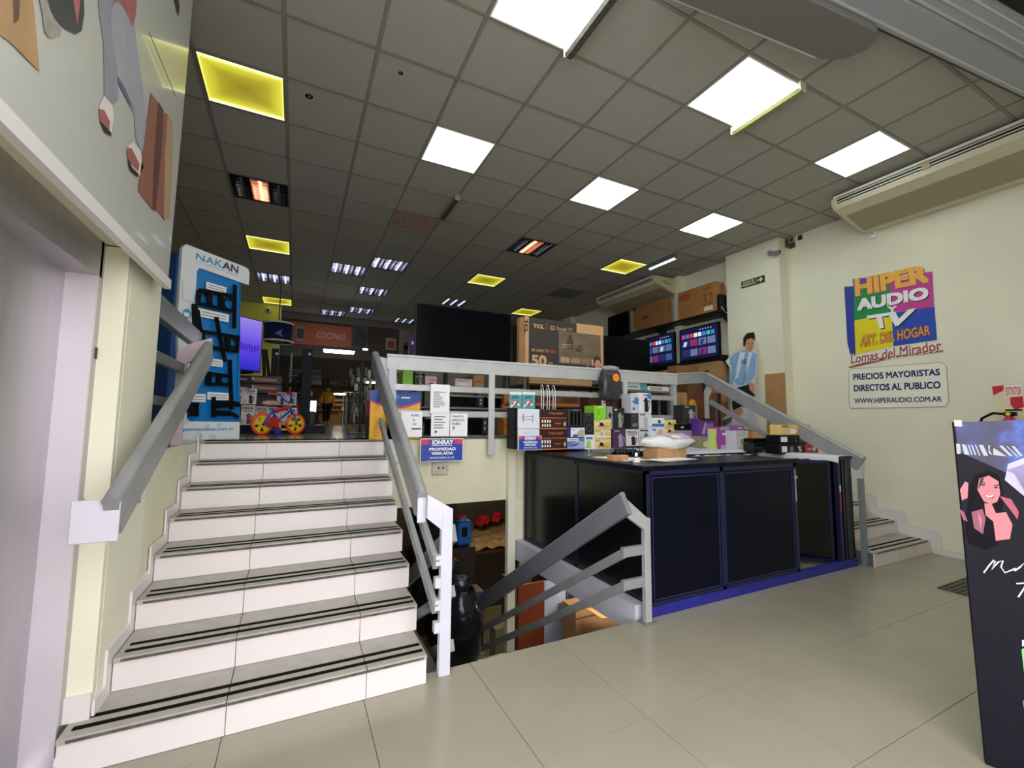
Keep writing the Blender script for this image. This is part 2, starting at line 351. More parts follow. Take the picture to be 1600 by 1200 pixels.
# ---------------------------------------------------------------- lift door on the left
LD = thing('lift', 'brushed steel lift entrance with sliding doors at the far left', 'lift', (-.8, 1.7, 0))
part('header', MB().box(-.02, .0, -.75, .80, 2.02, 2.20).box(-.15, -.02, -.75, .76, 2.02, 2.06), STEEL, LD)
part('jamb', MB().box(-.15, -.0, .76, .775, 0, 2.02), STEEL2, LD)
part('side_strip', MB().box(-.02, .0, .775, .86, 0, 2.19), STEEL, LD)
part('jamb', MB().box(-.15, 0, -.75, -.65, 0, 2.02), STEEL2, LD)
part('door_leaf', MB().box(-.14, -.105, .36, .76, 0, 2.05), STEEL, LD)
part('door_leaf', MB().box(-.125, -.09, -.65, .36, 0, 2.05), STEEL, LD)
part('key_plate', MB().box(0, .003, .80, .835, 1.66, 1.71), DGREY, LD)
for z in (1.02, 1.05): part('screw', MB().cyl(.008, 0, .006, (0, .82, z), 'X', 10), SILVER, LD)
struct('trim_2', MB().box(-.80, -.69, .9, 2.54, 2.185, 2.25), mat('#d9d39a', .5, noise=.15))

# printed banner above the lift
BX = -.655
BN = thing('wall_banner', 'large white printed banner of shoppers legs above the lift', 'banner', (BX, 2.1, 2.14))
pb = lambda pts, m, off=.0: part('print', MB().poly([at(x, y, 'X', BX+.002+off)-Vector((BX, 2.1, 2.14)) for x, y in pts]), m, BN)
part('panel', MB().prism([(-.02, -1.6, -.03), (-.02, .80, -.0), (-.02, .84, .9), (-.02, .87, 1.94), (-.02, -1.6, 1.94)], (.02, 0, 0)), mat('#c3c4bb', .22, noise=.05, nscale=1.2, coat=.4), BN)
part('bottom_rail', MB().bar((.0, -1.6, -.045), (.0, .80, -.015), .03, .05), mat('#d9d8d4', .4), BN)
JEAN = mat('#8b8b95', .5, noise=.15, nscale=12); JEAN2 = mat('#989ba3', .5, noise=.12, nscale=9)
pb([(150, -60), (178, -60), (182, 60), (185, 155), (175, 165), (163, 150), (162, 70), (155, 20)], JEAN)
pb([(180, 0), (188, 3), (210, 40), (222, 130), (230, 205), (222, 240), (212, 215), (210, 178), (200, 160), (186, 130), (174, 60), (173, 20)], JEAN2, .0006)
pb([(185, 130), (200, 160), (212, 175), (208, 168), (196, 138), (184, 118)], mat('#5f5a78', .5), .001)
SHOE = mat('#d6cdc6', .5); SHOER = mat('#9a5c5c', .5)
pb([(163, 150), (176, 165), (178, 180), (174, 211), (168, 205), (156, 188), (155, 165)], SHOE, .001); pb([(155, 170), (163, 172), (172, 190), (171, 203), (164, 200), (156, 187)], SHOER, .0015); pb([(156, 188), (174, 207), (174, 213), (164, 207)], INK, .002)
pb([(208, 222), (220, 235), (224, 262), (218, 275), (206, 262), (197, 232)], SHOE, .001); pb([(198, 230), (206, 232), (218, 256), (216, 268), (206, 258), (199, 245)], SHOER, .0015); pb([(199, 247), (207, 262), (217, 272), (215, 277), (203, 266)], INK, .002)
BAG = mat('#8a5a46', .6, noise=.1); BAGD = mat('#5b3328', .6); BAGL = mat('#a98a70', .6)
pb([(236, 146), (247, 160), (243, 240), (240, 330), (216, 298), (226, 215)], BAG, .001); pb([(247, 158), (256, 172), (252, 240), (243, 330), (238, 326), (241, 240)], BAGD, .0015)
pb([(256, 176), (262, 178), (258, 240), (256, 342), (243, 326), (248, 240)], BAG, .0012); pb([(262, 178), (269, 190), (271, 210), (266, 340), (256, 345), (258, 240)], BAGL, .0012)
pb([(74, 0), (80, 20), (100, 44), (118, 54), (128, 48), (132, 20), (130, -20), (76, -20)], mat('#2b2b2c', .4), .001); pb([(113, -10), (127, -10), (124, 15), (121, 40)], mat('#a55a5e', .5), .0015)
pb([(-20, -40), (46, -40), (54, 20), (62, 112), (16, 66), (-20, 40)], mat('#b08d62', .6, noise=.15), .001); pb([(20, -10), (32, -10), (30, 30), (22, 38)], mat('#5f4a38', .6), .0015)
pb([(60, -10), (78, -10), (84, 30), (96, 42), (94, 56), (78, 60), (70, 50), (66, 20)], mat('#9b988b', .6, noise=.3, nscale=30), .0008); pb([(178, -20), (215, -20), (213, 20), (208, 42), (196, 15), (186, 2), (178, 5)], mat('#a2605e', .6, noise=.2, nscale=20), .0016)
part('cable', MB().tube([at(228, 48, 'X', BX)-Vector((BX-.01, 2.1, 2.14)), at(250, 100, 'X', BX)-Vector((BX-.01, 2.1, 2.14)), at(270, 148, 'X', BX)-Vector((BX-.01, 2.1, 2.14))], .0015, 5), BLACK, BN)
pb([(272, 0), (278, -10), (281, 10), (279, 26)], mat('#3a2f2c', .6), .001)
# ================================================================ CEILING FITTINGS
def emis(col, s, name='glow'):
    return mat(col, .6, emit=s, name=name)
WLED = emis('#eefaf4', LED)
def ymat():
    m = bpy.data.materials.new('aged_diffuser'); m.use_nodes = True; nt = m.node_tree; b = nt.nodes['Principled BSDF']
    tc = nt.nodes.new('ShaderNodeTexCoord'); sp = nt.nodes.new('ShaderNodeSeparateXYZ'); nt.links.new(tc.outputs['Generated'], sp.inputs[0])
    def edge(o, k):
        a = nt.nodes.new('ShaderNodeMath'); a.operation = 'SUBTRACT'; a.inputs[1].default_value = .5; nt.links.new(sp.outputs[o], a.inputs[0])
        c = nt.nodes.new('ShaderNodeMath'); c.operation = 'ABSOLUTE'; nt.links.new(a.outputs[0], c.inputs[0])
        d = nt.nodes.new('ShaderNodeMath'); d.operation = 'MULTIPLY'; d.inputs[1].default_value = k; nt.links.new(c.outputs[0], d.inputs[0]); return d
    ex = edge(0, 1.75); ey = edge(1, 2.0)
    mx = nt.nodes.new('ShaderNodeMath'); mx.operation = 'MAXIMUM'; nt.links.new(ex.outputs[0], mx.inputs[0]); nt.links.new(ey.outputs[0], mx.inputs[1])
    r = nt.nodes.new('ShaderNodeValToRGB'); e = r.color_ramp.elements
    e[0].position = .0; e[0].color = (.075, .056, .002, 1); e[1].position = 1; e[1].color = (1, 1, .62, 1)
    for p, c in ((.5, (.13, .11, .004, 1)), (.82, (.25, .24, .015, 1)), (.93, (.55, .56, .2, 1))):
        q = e.new(p); q.color = c
    nt.links.new(mx.outputs[0], r.inputs[0]); nt.links.new(r.outputs[0], b.inputs['Emission Color']); b.inputs['Emission Strength'].default_value = YEL
    b.inputs['Base Color'].default_value = (.5, .45, .1, 1); return m
YM = ymat(); SPEC = mat('#c8c8d4', .12, 1); ORL = emis('#ffcdb0', 1.6); TUBE = emis('#f4f6ff', 1.0); OFFT = mat('#d8d8dc', .3)  # TUBE glow stands in for daylight mirrored in the unlit louvres
place = {(2, -2): 'overhead, at the top edge beside the long tube fitting', (5, -2): 'beside the short yellowed tube fitting', (8, -2): 'next to the ceiling air conditioner on the right',
 (2, 1): 'left of centre, second row from the street', (5, 1): 'in the middle of the second row from the street', (8, 1): 'right one of the second row from the street',
 (-1, 1): 'largest, beside the leg banner', (-1, 7): 'above the blue display stand', (-1, 13): 'farthest left, above the yellow partition', (5, 7): 'in the middle beyond the orange louvre',
 (8, 4): 'left of the lit tube near the wall', (8, 10): 'far one above the big cardboard television box', (-1, 4): 'near the leg banner', (5, 4): 'in the middle of the ceiling'}
for (c, r), k in LIGHTS.items():
    x, y = cell(c, r); L = (x+CDX/2, y+CDY/2, CZ)
    if k == 'w':
        t = thing('ceiling_light', 'square white panel light, '+place[(c, r)], 'light', L, 0, 'white panel lights')
        part('frame', MB().box(-.295, .295, -.288, -.276, -.004, .02).box(-.295, .295, .276, .288, -.004, .02).box(-.295, -.283, -.276, .276, -.004, .02).box(.283, .295, -.276, .276, -.004, .02), WHITE, t)
        part('diffuser', MB().box(-.283, .283, -.276, .276, .0, .02), WLED, t)
    elif k == 'y':
        t = thing('ceiling_light', 'yellowed square light with bright edges, '+place[(c, r)], 'light', L, 0, 'yellowed ceiling lights')
        part('frame', MB().box(-.295, .295, -.288, -.276, -.004, .02).box(-.295, .295, .276, .288, -.004, .02).box(-.295, -.283, -.276, .276, -.004, .02).box(.283, .295, -.276, .276, -.004, .02), mat('#8a8350', .6), t)
        part('diffuser', MB().box(-.283, .283, -.276, .276, .0, .02), YM, t)
    elif k == 'g':
        t = thing('ceiling_vent', 'dark speckled air grille in the ceiling before the far yellow light', 'vent', L)
        part('back', MB().box(-.29, .29, -.283, .283, .03, .04), mat('#1b1a17', .9), t)
        g = MB()
        for i in range(-9, 10): g.box(i*.03-.003, i*.03+.003, -.283, .283, 0, .02); g.box(-.29, .29, i*.029-.003, i*.029+.003, 0, .02)
        part('grid', g, mat('#8c8a80', .35, .6), t)
    else:
        LL = {(-1, 10): 'leftmost, before the farthest yellow light', (1, 8): 'left one of the bright pair in mid ceiling', (2, 7): 'right one of the bright pair in mid ceiling', (2, 10): 'behind the bright pair', (2, 13): 'last in line behind the bright pair', (1, 14): 'small and dim above the orange banner', (4, 14): 'farthest, at the left edge of the big television', (5, 10): 'just above the big switched-off television'}
        lab = ('square louvred light with one glowing orange lane, '+place[(c, r)]) if k == 'L' else 'mirror louvre tube light, '+LL[(c, r)]
        t = thing('louvre_light', lab, 'light', L, 0, 'orange-lit louvre lights' if k == 'L' else 'mirror louvre lights in the rear ceiling')
        part('frame', MB().box(-.29, .29, -.283, .283, .085, .095).box(-.295, -.285, -.288, .288, -.002, .09).box(.285, .295, -.288, .288, -.002, .09).box(-.285, .285, -.288, -.278, -.002, .09).box(-.285, .285, .278, .288, -.002, .09), DGREY, t)
        for q in range(3):
            xc = (q-1)*.19; rf = MB(); n = 8
            pts = [(xc+.09*math.cos(PI*i/n), .005+.075*math.sin(PI*i/n)) for i in range(n+1)]
            rf.add([(a, s_, b) for s_ in (-.277, .277) for a, b in pts], [(i, i+1, n+2+i, n+1+i) for i in range(n)], True)
            lit = (k == 'L' and q == 1)
            part('reflector', rf, SPEC, t)
            part('tube', MB().tube([(xc, -.25, .045), (xc, .25, .045)], .014, 8), ORL if lit else (TUBE if (k == 'l') else OFFT), t)
            bl = MB()
            for i in range(9): bl.box(xc-.088, xc+.088, -.25+i*.0625-.002, -.25+i*.0625+.002, 0, .035)
            part('louvre', bl, SPEC if not lit else mat('#ffd2b8', .25, .8), t)
def batten(name, label, x, y0, y1, m, m2, z=CZ, lit=None, wd=.07):
    t = thing(name, label, 'light', (x, (y0+y1)/2, z)); h = (y1-y0)/2
    part('channel', MB().box(-wd/2, wd/2, -h, h, -.055, -.0), m, t, .004)
    part('end_cap', MB().box(-wd/2-.003, wd/2+.003, -h-.012, -h, -.075, 0), m, t, .003); part('end_cap', MB().box(-wd/2-.003, wd/2+.003, h, h+.012, -.075, 0), m, t, .003)
    part('lens', MB().prism([(-wd/2, -h, -.055), (wd/2, -h, -.055), (wd/2-.012, -h, -.08), (-wd/2+.012, -h, -.08)], (0, 2*h, 0)), m2, t)
    return t
OLDW = mat('#cfcbb0', .5, noise=.1)
batten('tube_fitting', 'long grimy tube fitting hanging beside the overhead white panel', 1.655, 1.25, 2.47, OLDW, mat('#55524a', .5, noise=.5, nscale=25))
batten('tube_fitting', 'short yellowed tube fitting with prismatic lens', 3.48, 1.90, 2.50, mat('#d8d3c0', .5), mat('#8f8c55', .35, bump=.6, nscale=90))
batten('tube_fitting', 'small brown dead tube fitting in mid ceiling', 1.61, 4.78, 5.36, mat('#8d8478', .6), mat('#5b4436', .6), wd=.055)
batten('tube_fitting', 'lit bluish tube fitting above the split unit near the right wall', 5.35, 4.95, 5.52, mat('#77736a', .5), emis('#a9d4f0', .6), wd=.05)
def aircon(name, label, xf, xw, y0, y1, zt, near=True):
    t = thing(name, label, 'air conditioner', ((xf+xw)/2, (y0+y1)/2, zt-.29)); cx, cy = (xf+xw)/2, (y0+y1)/2; a = xf-cx; b = xw-cx
    prof = [(a, .19), (a, .27), (a+.05, .29), (b, .29), (b, .0), (b-.12, 0), (a+.16, .115), (a+.04, .15)]
    BEI = mat('#d6d0b4', .45, noise=.06); h = (y1-y0)/2
    part('casing', MB().prism([(x, -h+.03, z) for x, z in prof], (0, 2*h-.06, 0)), BEI, t)
    for s in (-1, 1):
        part('end_cap', MB().prism([(x*1.0+(.0), s*h-(.03 if s > 0 else 0), z) for x, z in [(q[0]-.004 if q[0] < 0 else q[0], q[1]) for q in prof]], (0, .03, 0)), mat('#cdc59c', .45), t)
    part('outlet', MB().box(a-.003, a+.02, -h+.06, h-.06, .195, .262), mat('#1c1c1a', .7), t)
    for z in (.212, .245): part('vane', MB().box(a-.012, a+.006, -h+.06, h-.06, z-.004, z+.004), mat('#e6e3d6', .4), t)
    part('outlet_lip', MB().bar((a+.0, -h+.03, .278), (a+.0, h-.03, .278), .03, .02), mat('#eeece2', .4), t)
    part('centre_clip', MB().box(a-.015, a+.01, -.03, .03, .19, .27), mat('#9d8f68', .5), t)
    part('intake_grille', MB().prism([(b-.14, -h+.05, -.002), (a+.20, -h+.05, .103), (a+.20, -h+.05, .10), (b-.14, -h+.05, -.006)], (0, 2*h-.1, 0)), mat('#a59a80', .6), t)
    return t
aircon('air_conditioner', 'long cream air conditioner under the ceiling above the shop logo', 5.58, 6.3, 1.05, 2.79, 4.07)
a2 = aircon('air_conditioner', 'dim cream air conditioner under the ceiling behind the pier', 5.68, 6.32, 5.75, 7.45, 4.06)
for s_, z_, h_ in (('SURREY', .16, .022), ('split', .11, .016)):
    letter('', (0, 0, 0), (1, 0, 0), (0, 0, 1), INK, a2) if False else None
for i, (a_, b_) in enumerate(((.0, .12), (.05, .2))): part('print', MB().box(-.13+a_, -.13+b_, -.8525, -.851, .20-.035*i, .212-.035*i), DGREY, a2)
# camera, junction boxes, bracket
k = at(1203, 392, 'X', 6.02); t = thing('security_camera', 'small grey bullet camera on the pier near the ceiling', 'camera', (6.06, k.y, k.z-.03), .5)
part('body', MB().cyl(.03, -.10, .05, (0, 0, 0), 'Y', 14), mat('#8d8b98', .4), t); part('lens', MB().cyl(.024, -.112, -.10, (0, 0, 0), 'Y', 14), BLACK, t)
part('mount', MB().tube([(0, .03, 0), (.03, .05, .03), (.075, .03, .05)], .012, 8).cyl(.035, .072, .082, (0, .03, .05), 'X', 12), LGREY, t)
for (x0, x1, y0, y1, m, lab) in ((1225, 1233, 374, 388, '#5c5242', 'dark cable box beside the pier under the ceiling'), (1234, 1243, 371, 380, '#a19d80', 'grey square junction box right of the dark cable box'), (1234, 1243, 381, 388, '#5a4434', 'brown round socket below the square junction box'), (1248, 1254, 368, 375, '#2e2b24', 'small black socket right of the junction boxes')):
    p = at((x0+x1)/2, (y0+y1)/2, 'X', RW); w_ = abs(at(x0, y0, 'X', RW).y-at(x1, y0, 'X', RW).y)/2; h_ = abs(at(x0, y0, 'X', RW).z-at(x0, y1, 'X', RW).z)/2
    t = thing('junction_box', lab, 'junction box', (RW-.02, p.y, p.z)); part('case', MB().box(-.01, .019, -w_, w_, -h_, h_), mat(m, .6), t, .004); part('cover', MB().box(-.014, -.01, -w_*.6, w_*.6, -h_*.6, h_*.6), mat('#3a352c', .6), t)
p = at(1366, 365, 'X', RW); t = thing('pipe_bracket', 'small white bracket under the ceiling air conditioner', 'bracket', (RW-.03, p.y, p.z))
part('plate', MB().box(-.01, .028, -.025, .025, -.06, .02), WHITE, t); part('pipe', MB().box(-.03, -.01, -.01, .01, -.02, .03), LGREY, t)
# exit sign
p = [at(x, y, 'X', 6.145) for x, y in ((1159, 450), (1195, 441), (1195, 430), (1159, 440))]
y0, y1, z0, z1 = p[1].y, p[0].y, 3.498, 3.60
t = thing('exit_sign', 'dark green emergency exit sign with arrow on the pier', 'sign', (6.14, (y0+y1)/2, z0)); h_ = (y1-y0)/2
part('plate', MB().box(-.006, .008, -h_, h_, 0, z1-z0), mat('#17301c', .4), t)
LUM = mat('#d7dfa6', .5)
letter('SALIDA DE', (-.008, h_-.03, .055), (0, -.19, 0), (0, 0, .033), LUM, t, .03); letter('EMERGENCIA', (-.008, h_-.012, .012), (0, -.225, 0), (0, 0, .033), LUM, t, .03)
part('divider', MB().box(-.0075, -.006, -h_+.12, -h_+.124, .004, .098), LUM, t)
part('arrow', MB().poly([(-.008, q, z) for q, z in ((-h_+.11, .042), (-h_+.11, .060), (-h_+.06, .060), (-h_+.075, .085), (-h_+.05, .085), (-h_+.015, .051), (-h_+.05, .017), (-h_+.075, .017), (-h_+.06, .042))]), LUM, t)

# ---------------------------------------------------------------- painted shop logo on the right wall
LG = thing('wall_logo', 'multicoloured shop logo sign on the cream wall', 'sign', (RW-.004, 2.6, 2.15)); LX = RW-.006
lp = lambda pts, m, off=0, nm='print': part(nm, MB().poly([at(x, y, 'X', LX-off)-Vector((RW-.004, 2.6, 2.15)) for x, y in pts]), m, LG)
sc = lambda pts: [(1300+x/5, 400+y/5) for x, y in pts]
lp(sc([(95, 240), (175, 235), (185, 770), (150, 800), (120, 680)]), mat('#2c3a9c', .5)); lp(sc([(170, 255), (450, 190), (475, 440), (175, 505)]), mat('#0f8a4c', .5), .0008)
lp(sc([(450, 170), (785, 120), (798, 395), (470, 440)]), mat('#c63a94', .5), .001); lp(sc([(175, 505), (470, 440), (482, 700), (185, 770)]), mat('#e6d512', .5), .0012); lp(sc([(465, 445), (800, 395), (820, 655), (480, 705)]), mat('#2148ae', .5), .0014)
lp(sc([(160, 180), (440, 150), (440, 235), (170, 260)]), mat('#5b4a9a', .5), .0006)
def lt(s, cs, m, b=.02, off=.003):
    return quadtext(s, [at(x, y, 'X', LX-off)-Vector((RW-.004, 2.6, 2.15)) for x, y in sc(cs)], m, LG, b)
lt('HIPER', [(190, 322), (775, 208), (750, 70), (182, 185)], mat('#a04468', .5), .06, .002); lt('HIPER', [(182, 316), (765, 202), (742, 64), (174, 180)], mat('#eeb34a', .5), .05, .003)
lt('AUDIO', [(204, 438), (764, 340), (760, 242), (200, 345)], INK, .05, .0024); lt('AUDIO', [(197, 432), (756, 334), (752, 236), (192, 338)], WHITE, .05, .0032)
lt('Y', [(435, 440), (505, 432), (510, 388), (430, 396)], WHITE, .04, .0036)
lt('TV', [(340, 582), (580, 548), (665, 415), (275, 475)], INK, .04, .0026); lt('TV', [(330, 574), (572, 538), (655, 408), (268, 468)], WHITE, .04, .0036)
lt('ART. DEL HOGAR', [(220, 718), (770, 618), (765, 538), (225, 620)], mat('#6b3a1a', .5), .06, .0026); lt('ART. DEL HOGAR', [(222, 714), (768, 614), (763, 540), (227, 622)], mat('#e99a3a', .5), .015, .0034)
lt('Lomas del Mirador', [(140, 850), (868, 742), (850, 648), (150, 765)], WHITE, .09, .0018); lt('Lomas del Mirador', [(146, 842), (862, 736), (848, 655), (152, 770)], mat('#a8574e', .5), .02, .0040)
lp(sc([(125, 868), (400, 790), (870, 735), (865, 748), (500, 792), (140, 876)]), mat('#8f4a42', .5), .002)
SG = thing('wall_sign', 'white price sign with dark blue lettering under the shop logo', 'sign', (RW-.004, 2.6, 1.61))
def st(s, cs, m, b=.02): return quadtext(s, [at(x, y, 'X', LX-.002)-Vector((RW-.004, 2.6, 1.61)) for x, y in sc(cs)], m, SG, b)
part('panel', MB().poly([at(x, y, 'X', LX)-Vector((RW-.004, 2.6, 1.61)) for x, y in sc([(130, 890), (150, 875), (860, 830), (893, 860), (912, 1140), (880, 1175), (150, 1190), (135, 1160)])]), mat('#e9e8d8', .5), SG)
part('outline', MB().tube([at(x, y, 'X', LX-.001)-Vector((RW-.004, 2.6, 1.61)) for x, y in sc([(130, 905), (150, 882), (855, 830), (893, 862), (912, 1140), (880, 1178), (150, 1190), (135, 1160)])], .0022, 4, True), mat('#7c7a6c', .5), SG)
st('PRECIOS MAYORISTAS', [(167, 972), (845, 932), (842, 880), (165, 922)], NAVYINK, .03); st('DIRECTOS AL PUBLICO', [(172, 1060), (850, 1035), (848, 978), (170, 1008)], NAVYINK, .03); st('WWW.HIPERAUDIO.COM.AR', [(175, 1152), (858, 1137), (856, 1095), (174, 1112)], NAVYINK, .02)

# fire extinguisher and its sign
p = at(1575, 640, 'X', RW-.01); EX = thing('fire_extinguisher_sign', 'red and cream striped extinguisher notice on the wall', 'sign', (RW-.004, p.y, p.z))
q = lambda pts, m, off: part('print' if off else 'plate', MB().poly([at(x, y, 'X', RW-.006-off)-Vector((RW-.004, p.y, p.z)) for x, y in pts]), m, EX)
q([(1548, 602), (1597, 598), (1604, 660), (1556, 660)], mat('#e3d6b4', .5), 0); q([(1550, 604), (1568, 602), (1568, 610), (1552, 618)], RED, .001); q([(1568, 602), (1596, 600), (1598, 619), (1570, 620)], mat('#f0e9dc', .5), .001)
q([(1578, 621), (1598, 619), (1600, 636), (1586, 641), (1579, 632)], RED, .0015)
quadtext('EXTINTOR', [at(x, y, 'X', RW-.0085)-Vector((RW-.004, p.y, p.z)) for x, y in ((1572, 618), (1596, 617), (1595, 604), (1571, 605))], RED, EX)
p = at(1576, 655, 'X', 6.2); EG = thing('fire_extinguisher', 'red fire extinguisher with black hose on the wall behind the poster', 'fire extinguisher', (6.22, p.y, p.z-.42))
part('cylinder', MB().lathe([(1e-4, 0), (.075, 0), (.08, .02), (.08, .34), (.06, .40), (.03, .43), (.025, .45)], n=20), RED, EG); part('valve', MB().box(-.02, .02, -.05, .03, .45, .49).box(-.01, .01, -.09, .02, .50, .515), BLACK, EG)
part('gauge', MB().cyl(.018, -.03, -.02, (0, 0, .47), 'X', 12), YELLOW, EG)
part('hose', MB().tube([(-.02, .03, .47), (-.03, .10, .48), (-.03, .18, .43), (-.03, .21, .34), (-.03, .20, .22)], .012, 8), BLACK, EG); part('wall_hook', MB().box(.06, .115, -.02, .02, .3, .34), DGREY, EG)
# ================================================================ RAILINGS
def barpart(name, a, b, w_, h_, m, par, rt=False, off=(0, 0, 0)):
    return part(name, MB().bar(Vector(a)-Vector(off), Vector(b)-Vector(off), w_, h_, round_top=rt), m, par)
# stair railing, right side of the big staircase
O = (.69, 2.45, 0)
T = thing('stair_railing', 'grey metal railing with rounded handrail down the right side of the white stairs', 'railing', O)
def B(n, a, b, w_, h_, m=RAIL, rt=False): return barpart(n, a, b, w_, h_, m, T, rt, O)
B('handrail', (.66, 2.50, .925), (.66, 4.36, 1.985), .05, .15, RAIL, True)
B('rail_bar', (.74, 2.44, .60), (.74, 4.4, 1.66), .03, .06); B('rail_bar', (.74, 2.44, .36), (.74, 4.4, 1.40), .03, .06)
part('newel_post', MB().box(.765-.69, .83-.69, -.02, .02, 0, .90), WPAINT, T, .003)
part('newel_arm', MB().prism([(.83-.69, -.018, .90), (.765-.69, -.018, .79), (.68-.69, -.018, .86), (.68-.69, -.018, .99)], (0, .036, 0)), WPAINT, T)
part('handrail_end', MB().box(-.055, -.005, .025, .033, .83, 1.01), WPAINT, T, .003)
for z in (.595, .475, .355, .235): part('clasp', MB().box(.735-.69, .767-.69, -.02, .02, z, z+.055), WPAINT, T)
part('top_post', MB().box(.80-.69, .88-.69, 1.93, 1.95, 1.0, 2.0), WPAINT, T); part('top_arm', MB().prism([(.14, 1.93, 1.75), (.14, 1.93, 2.0), (0, 1.93, 2.03), (0, 1.93, 1.93)], (0, .02, 0)), WPAINT, T)
p = at(600, 690, 'Y', 4.36); part('foot_plate', MB().prism([(.80-.69, 1.90, 1.0), (.95-.69, 1.90, 1.0), (.95-.69, 1.90, 1.30), (.80-.69, 1.90, 1.5)], (0, .012, 0)), WPAINT, T)
# matching rail going down to the basement on the left side of the opening
O = (.86, 2.5, -.4); T = thing('basement_railing', 'dark grey bars running down into the opening behind the white newel', 'railing', (.86, 2.5, -.4))
for z in (.75, .42, .12): B('rail_bar' if z < .7 else 'handrail', (.86, 2.50, z), (.86, 5.2, z-1.5), .03, .06 if z < .7 else .10, RAILD)
# railing over the opening (right side)
O = (2.2, 2.45, 0); T = thing('basement_railing', 'grey railing sloping down into the basement opening beside the black counter', 'railing', O)
B('handrail', (2.085, 2.42, .84), (2.085, 5.30, -.94), .04, .145, mat('#84868f', .4, .3, noise=.08), True)
B('rail_bar', (2.085, 2.46, .49), (2.085, 5.2, -1.18), .025, .06); B('rail_bar', (2.085, 2.46, .27), (2.085, 5.2, -1.40), .025, .06); part('lower_post', MB().box(-.14, -.09, 2.72, 2.76, -1.88, -1.0), RAILD, T)
for z in (.50, .28): part('bar_end', MB().box(-.13, .08, -.012, .018, z-.03, z+.035), RAIL, T)
part('newel_post', MB().box(.06, .115, -.02, .02, 0, .72), mat('#a5a8a6', .45, .1, noise=.1), T, .003)
part('newel_arm', MB().prism([(.115, -.018, .70), (.06, -.018, .64), (-.09, -.018, .74), (-.09, -.018, .86)], (0, .036, 0)), mat('#a5a8a6', .45, .1, noise=.1), T)
part('base_plate', MB().box(.03, .135, -.05, .04, 0, .008), RAILD, T)
# railing along the edge of the upper floor
UX0, UX1, UY = .78, 4.60, 4.38
O = (2.7, UY, 1.0); T = thing('gallery_railing', 'light grey railing along the edge of the upper shop floor above the counter', 'railing', O)
B('handrail', (UX0, UY, 1.975), (UX1+.1, UY, 1.995), .05, .14, mat('#c2c3c3', .45, .1, noise=.08), True)
GB = mat('#b9baba', .4, .25, noise=.12)
B('rail_bar', (.86, UY, 1.735), (UX1, UY, 1.735), .03, .06, GB); B('rail_bar', (.86, UY, 1.475), (UX1, UY, 1.475), .03, .06, GB)
for x in (1.90, 3.76): part('post', MB().box(x-.035-2.7, x+.035-2.7, -.035, -.015, .04 if x < 3 else .16, .92), mat('#c9cacb', .4, .2), T, .002)
part('post', MB().box(.80-2.7, .86-2.7, -.03, .03, .22, .92), WPAINT, T); part('post', MB().box(4.60-2.7, 4.66-2.7, -.03, .03, .1, .92), GB, T)
# railing on the right stairs
O = (5.1, 3.3, 0); T = thing('stair_railing', 'grey railing with rounded handrail sloping down beside the right stairs and the counter', 'railing', O)
B('handrail', (4.69, 4.38, 2.0), (5.10, 4.25, 2.03), .05, .14, RAIL, True); B('handrail', (5.10, 4.25, 2.03), (5.10, 2.42, 1.0), .05, .14, RAIL, True)
B('rail_bar', (5.10, 4.18, 1.70), (5.10, 2.7, .86), .03, .06)
part('post', MB().prism([(-.03, .92, 1.25), (.03, .92, 1.25), (.03, .92, 1.75), (.09, .92, 1.84), (.09, .92, 1.93), (.02, .92, 1.93), (-.03, .92, 1.84)], (0, .03, 0)), GB, T)
part('post', MB().box(-.03, .03, -.02, .02, .60, 1.34), WPAINT, T, .004); part('post_arm', MB().prism([(-.03, -.02, 1.30), (.0, -.02, 1.42), (.1, -.02, 1.45), (.1, -.02, 1.40), (.04, -.02, 1.33)], (0, .04, 0)), WPAINT, T)
part('newel_post', MB().box(.01, .065, -.87, -.83, 0, .86), mat('#7d878c', .4, .3), T, .003); part('newel_arm', MB().prism([(.01, -.87, .86), (.065, -.87, .86), (.09, -.87, .98), (.09, -.87, 1.06), (.02, -.87, .99)], (0, .03, 0)), WPAINT, T)
# railing of the upper floor at the left
O = (-.72, 3.7, UF); T = thing('gallery_railing', 'dark grey upper floor railing left of the stairs before the blue display', 'railing', O)
B('handrail', (-.75, 3.05, 2.05), (-.75, 4.32, 2.04), .05, .13, RAILD); B('rail_bar', (-.75, 3.05, 1.76), (-.75, 3.85, 1.76), .04, .065, RAILD); B('rail_bar', (-.75, 3.05, 1.51), (-.75, 3.55, 1.51), .04, .05, RAILD)
part('post', MB().box(-.06, .0, .12, .15, 0, .58), mat('#b9a8ac', .5), T); part('post_bracket', MB().prism([(-.06, .12, .58), (.0, .12, .58), (.14, .12, .70), (.14, .12, .78), (.0, .12, .72), (-.06, .12, .66)], (0, .03, 0)), mat('#b9a8ac', .5), T)
O = (-.66, 3.0, 0); T = thing('stair_railing', 'grey wall-mounted handrail with white bracket on the left of the white stairs', 'railing', O)
B('handrail', (-.60, 2.16, 1.03), (-.60, 3.88, 1.90), .045, .15, RAIL, True)
part('end_bracket', MB().box(-.055, .085, -.855, -.843, .945, 1.10), mat('#c4c3cd', .5, noise=.05), T, .003)
for y, z in ((.30, 1.40), (-.45, 1.02)): part('wall_bracket', MB().box(-.054, .04, y, y+.03, z, z+.05), RAILD, T)

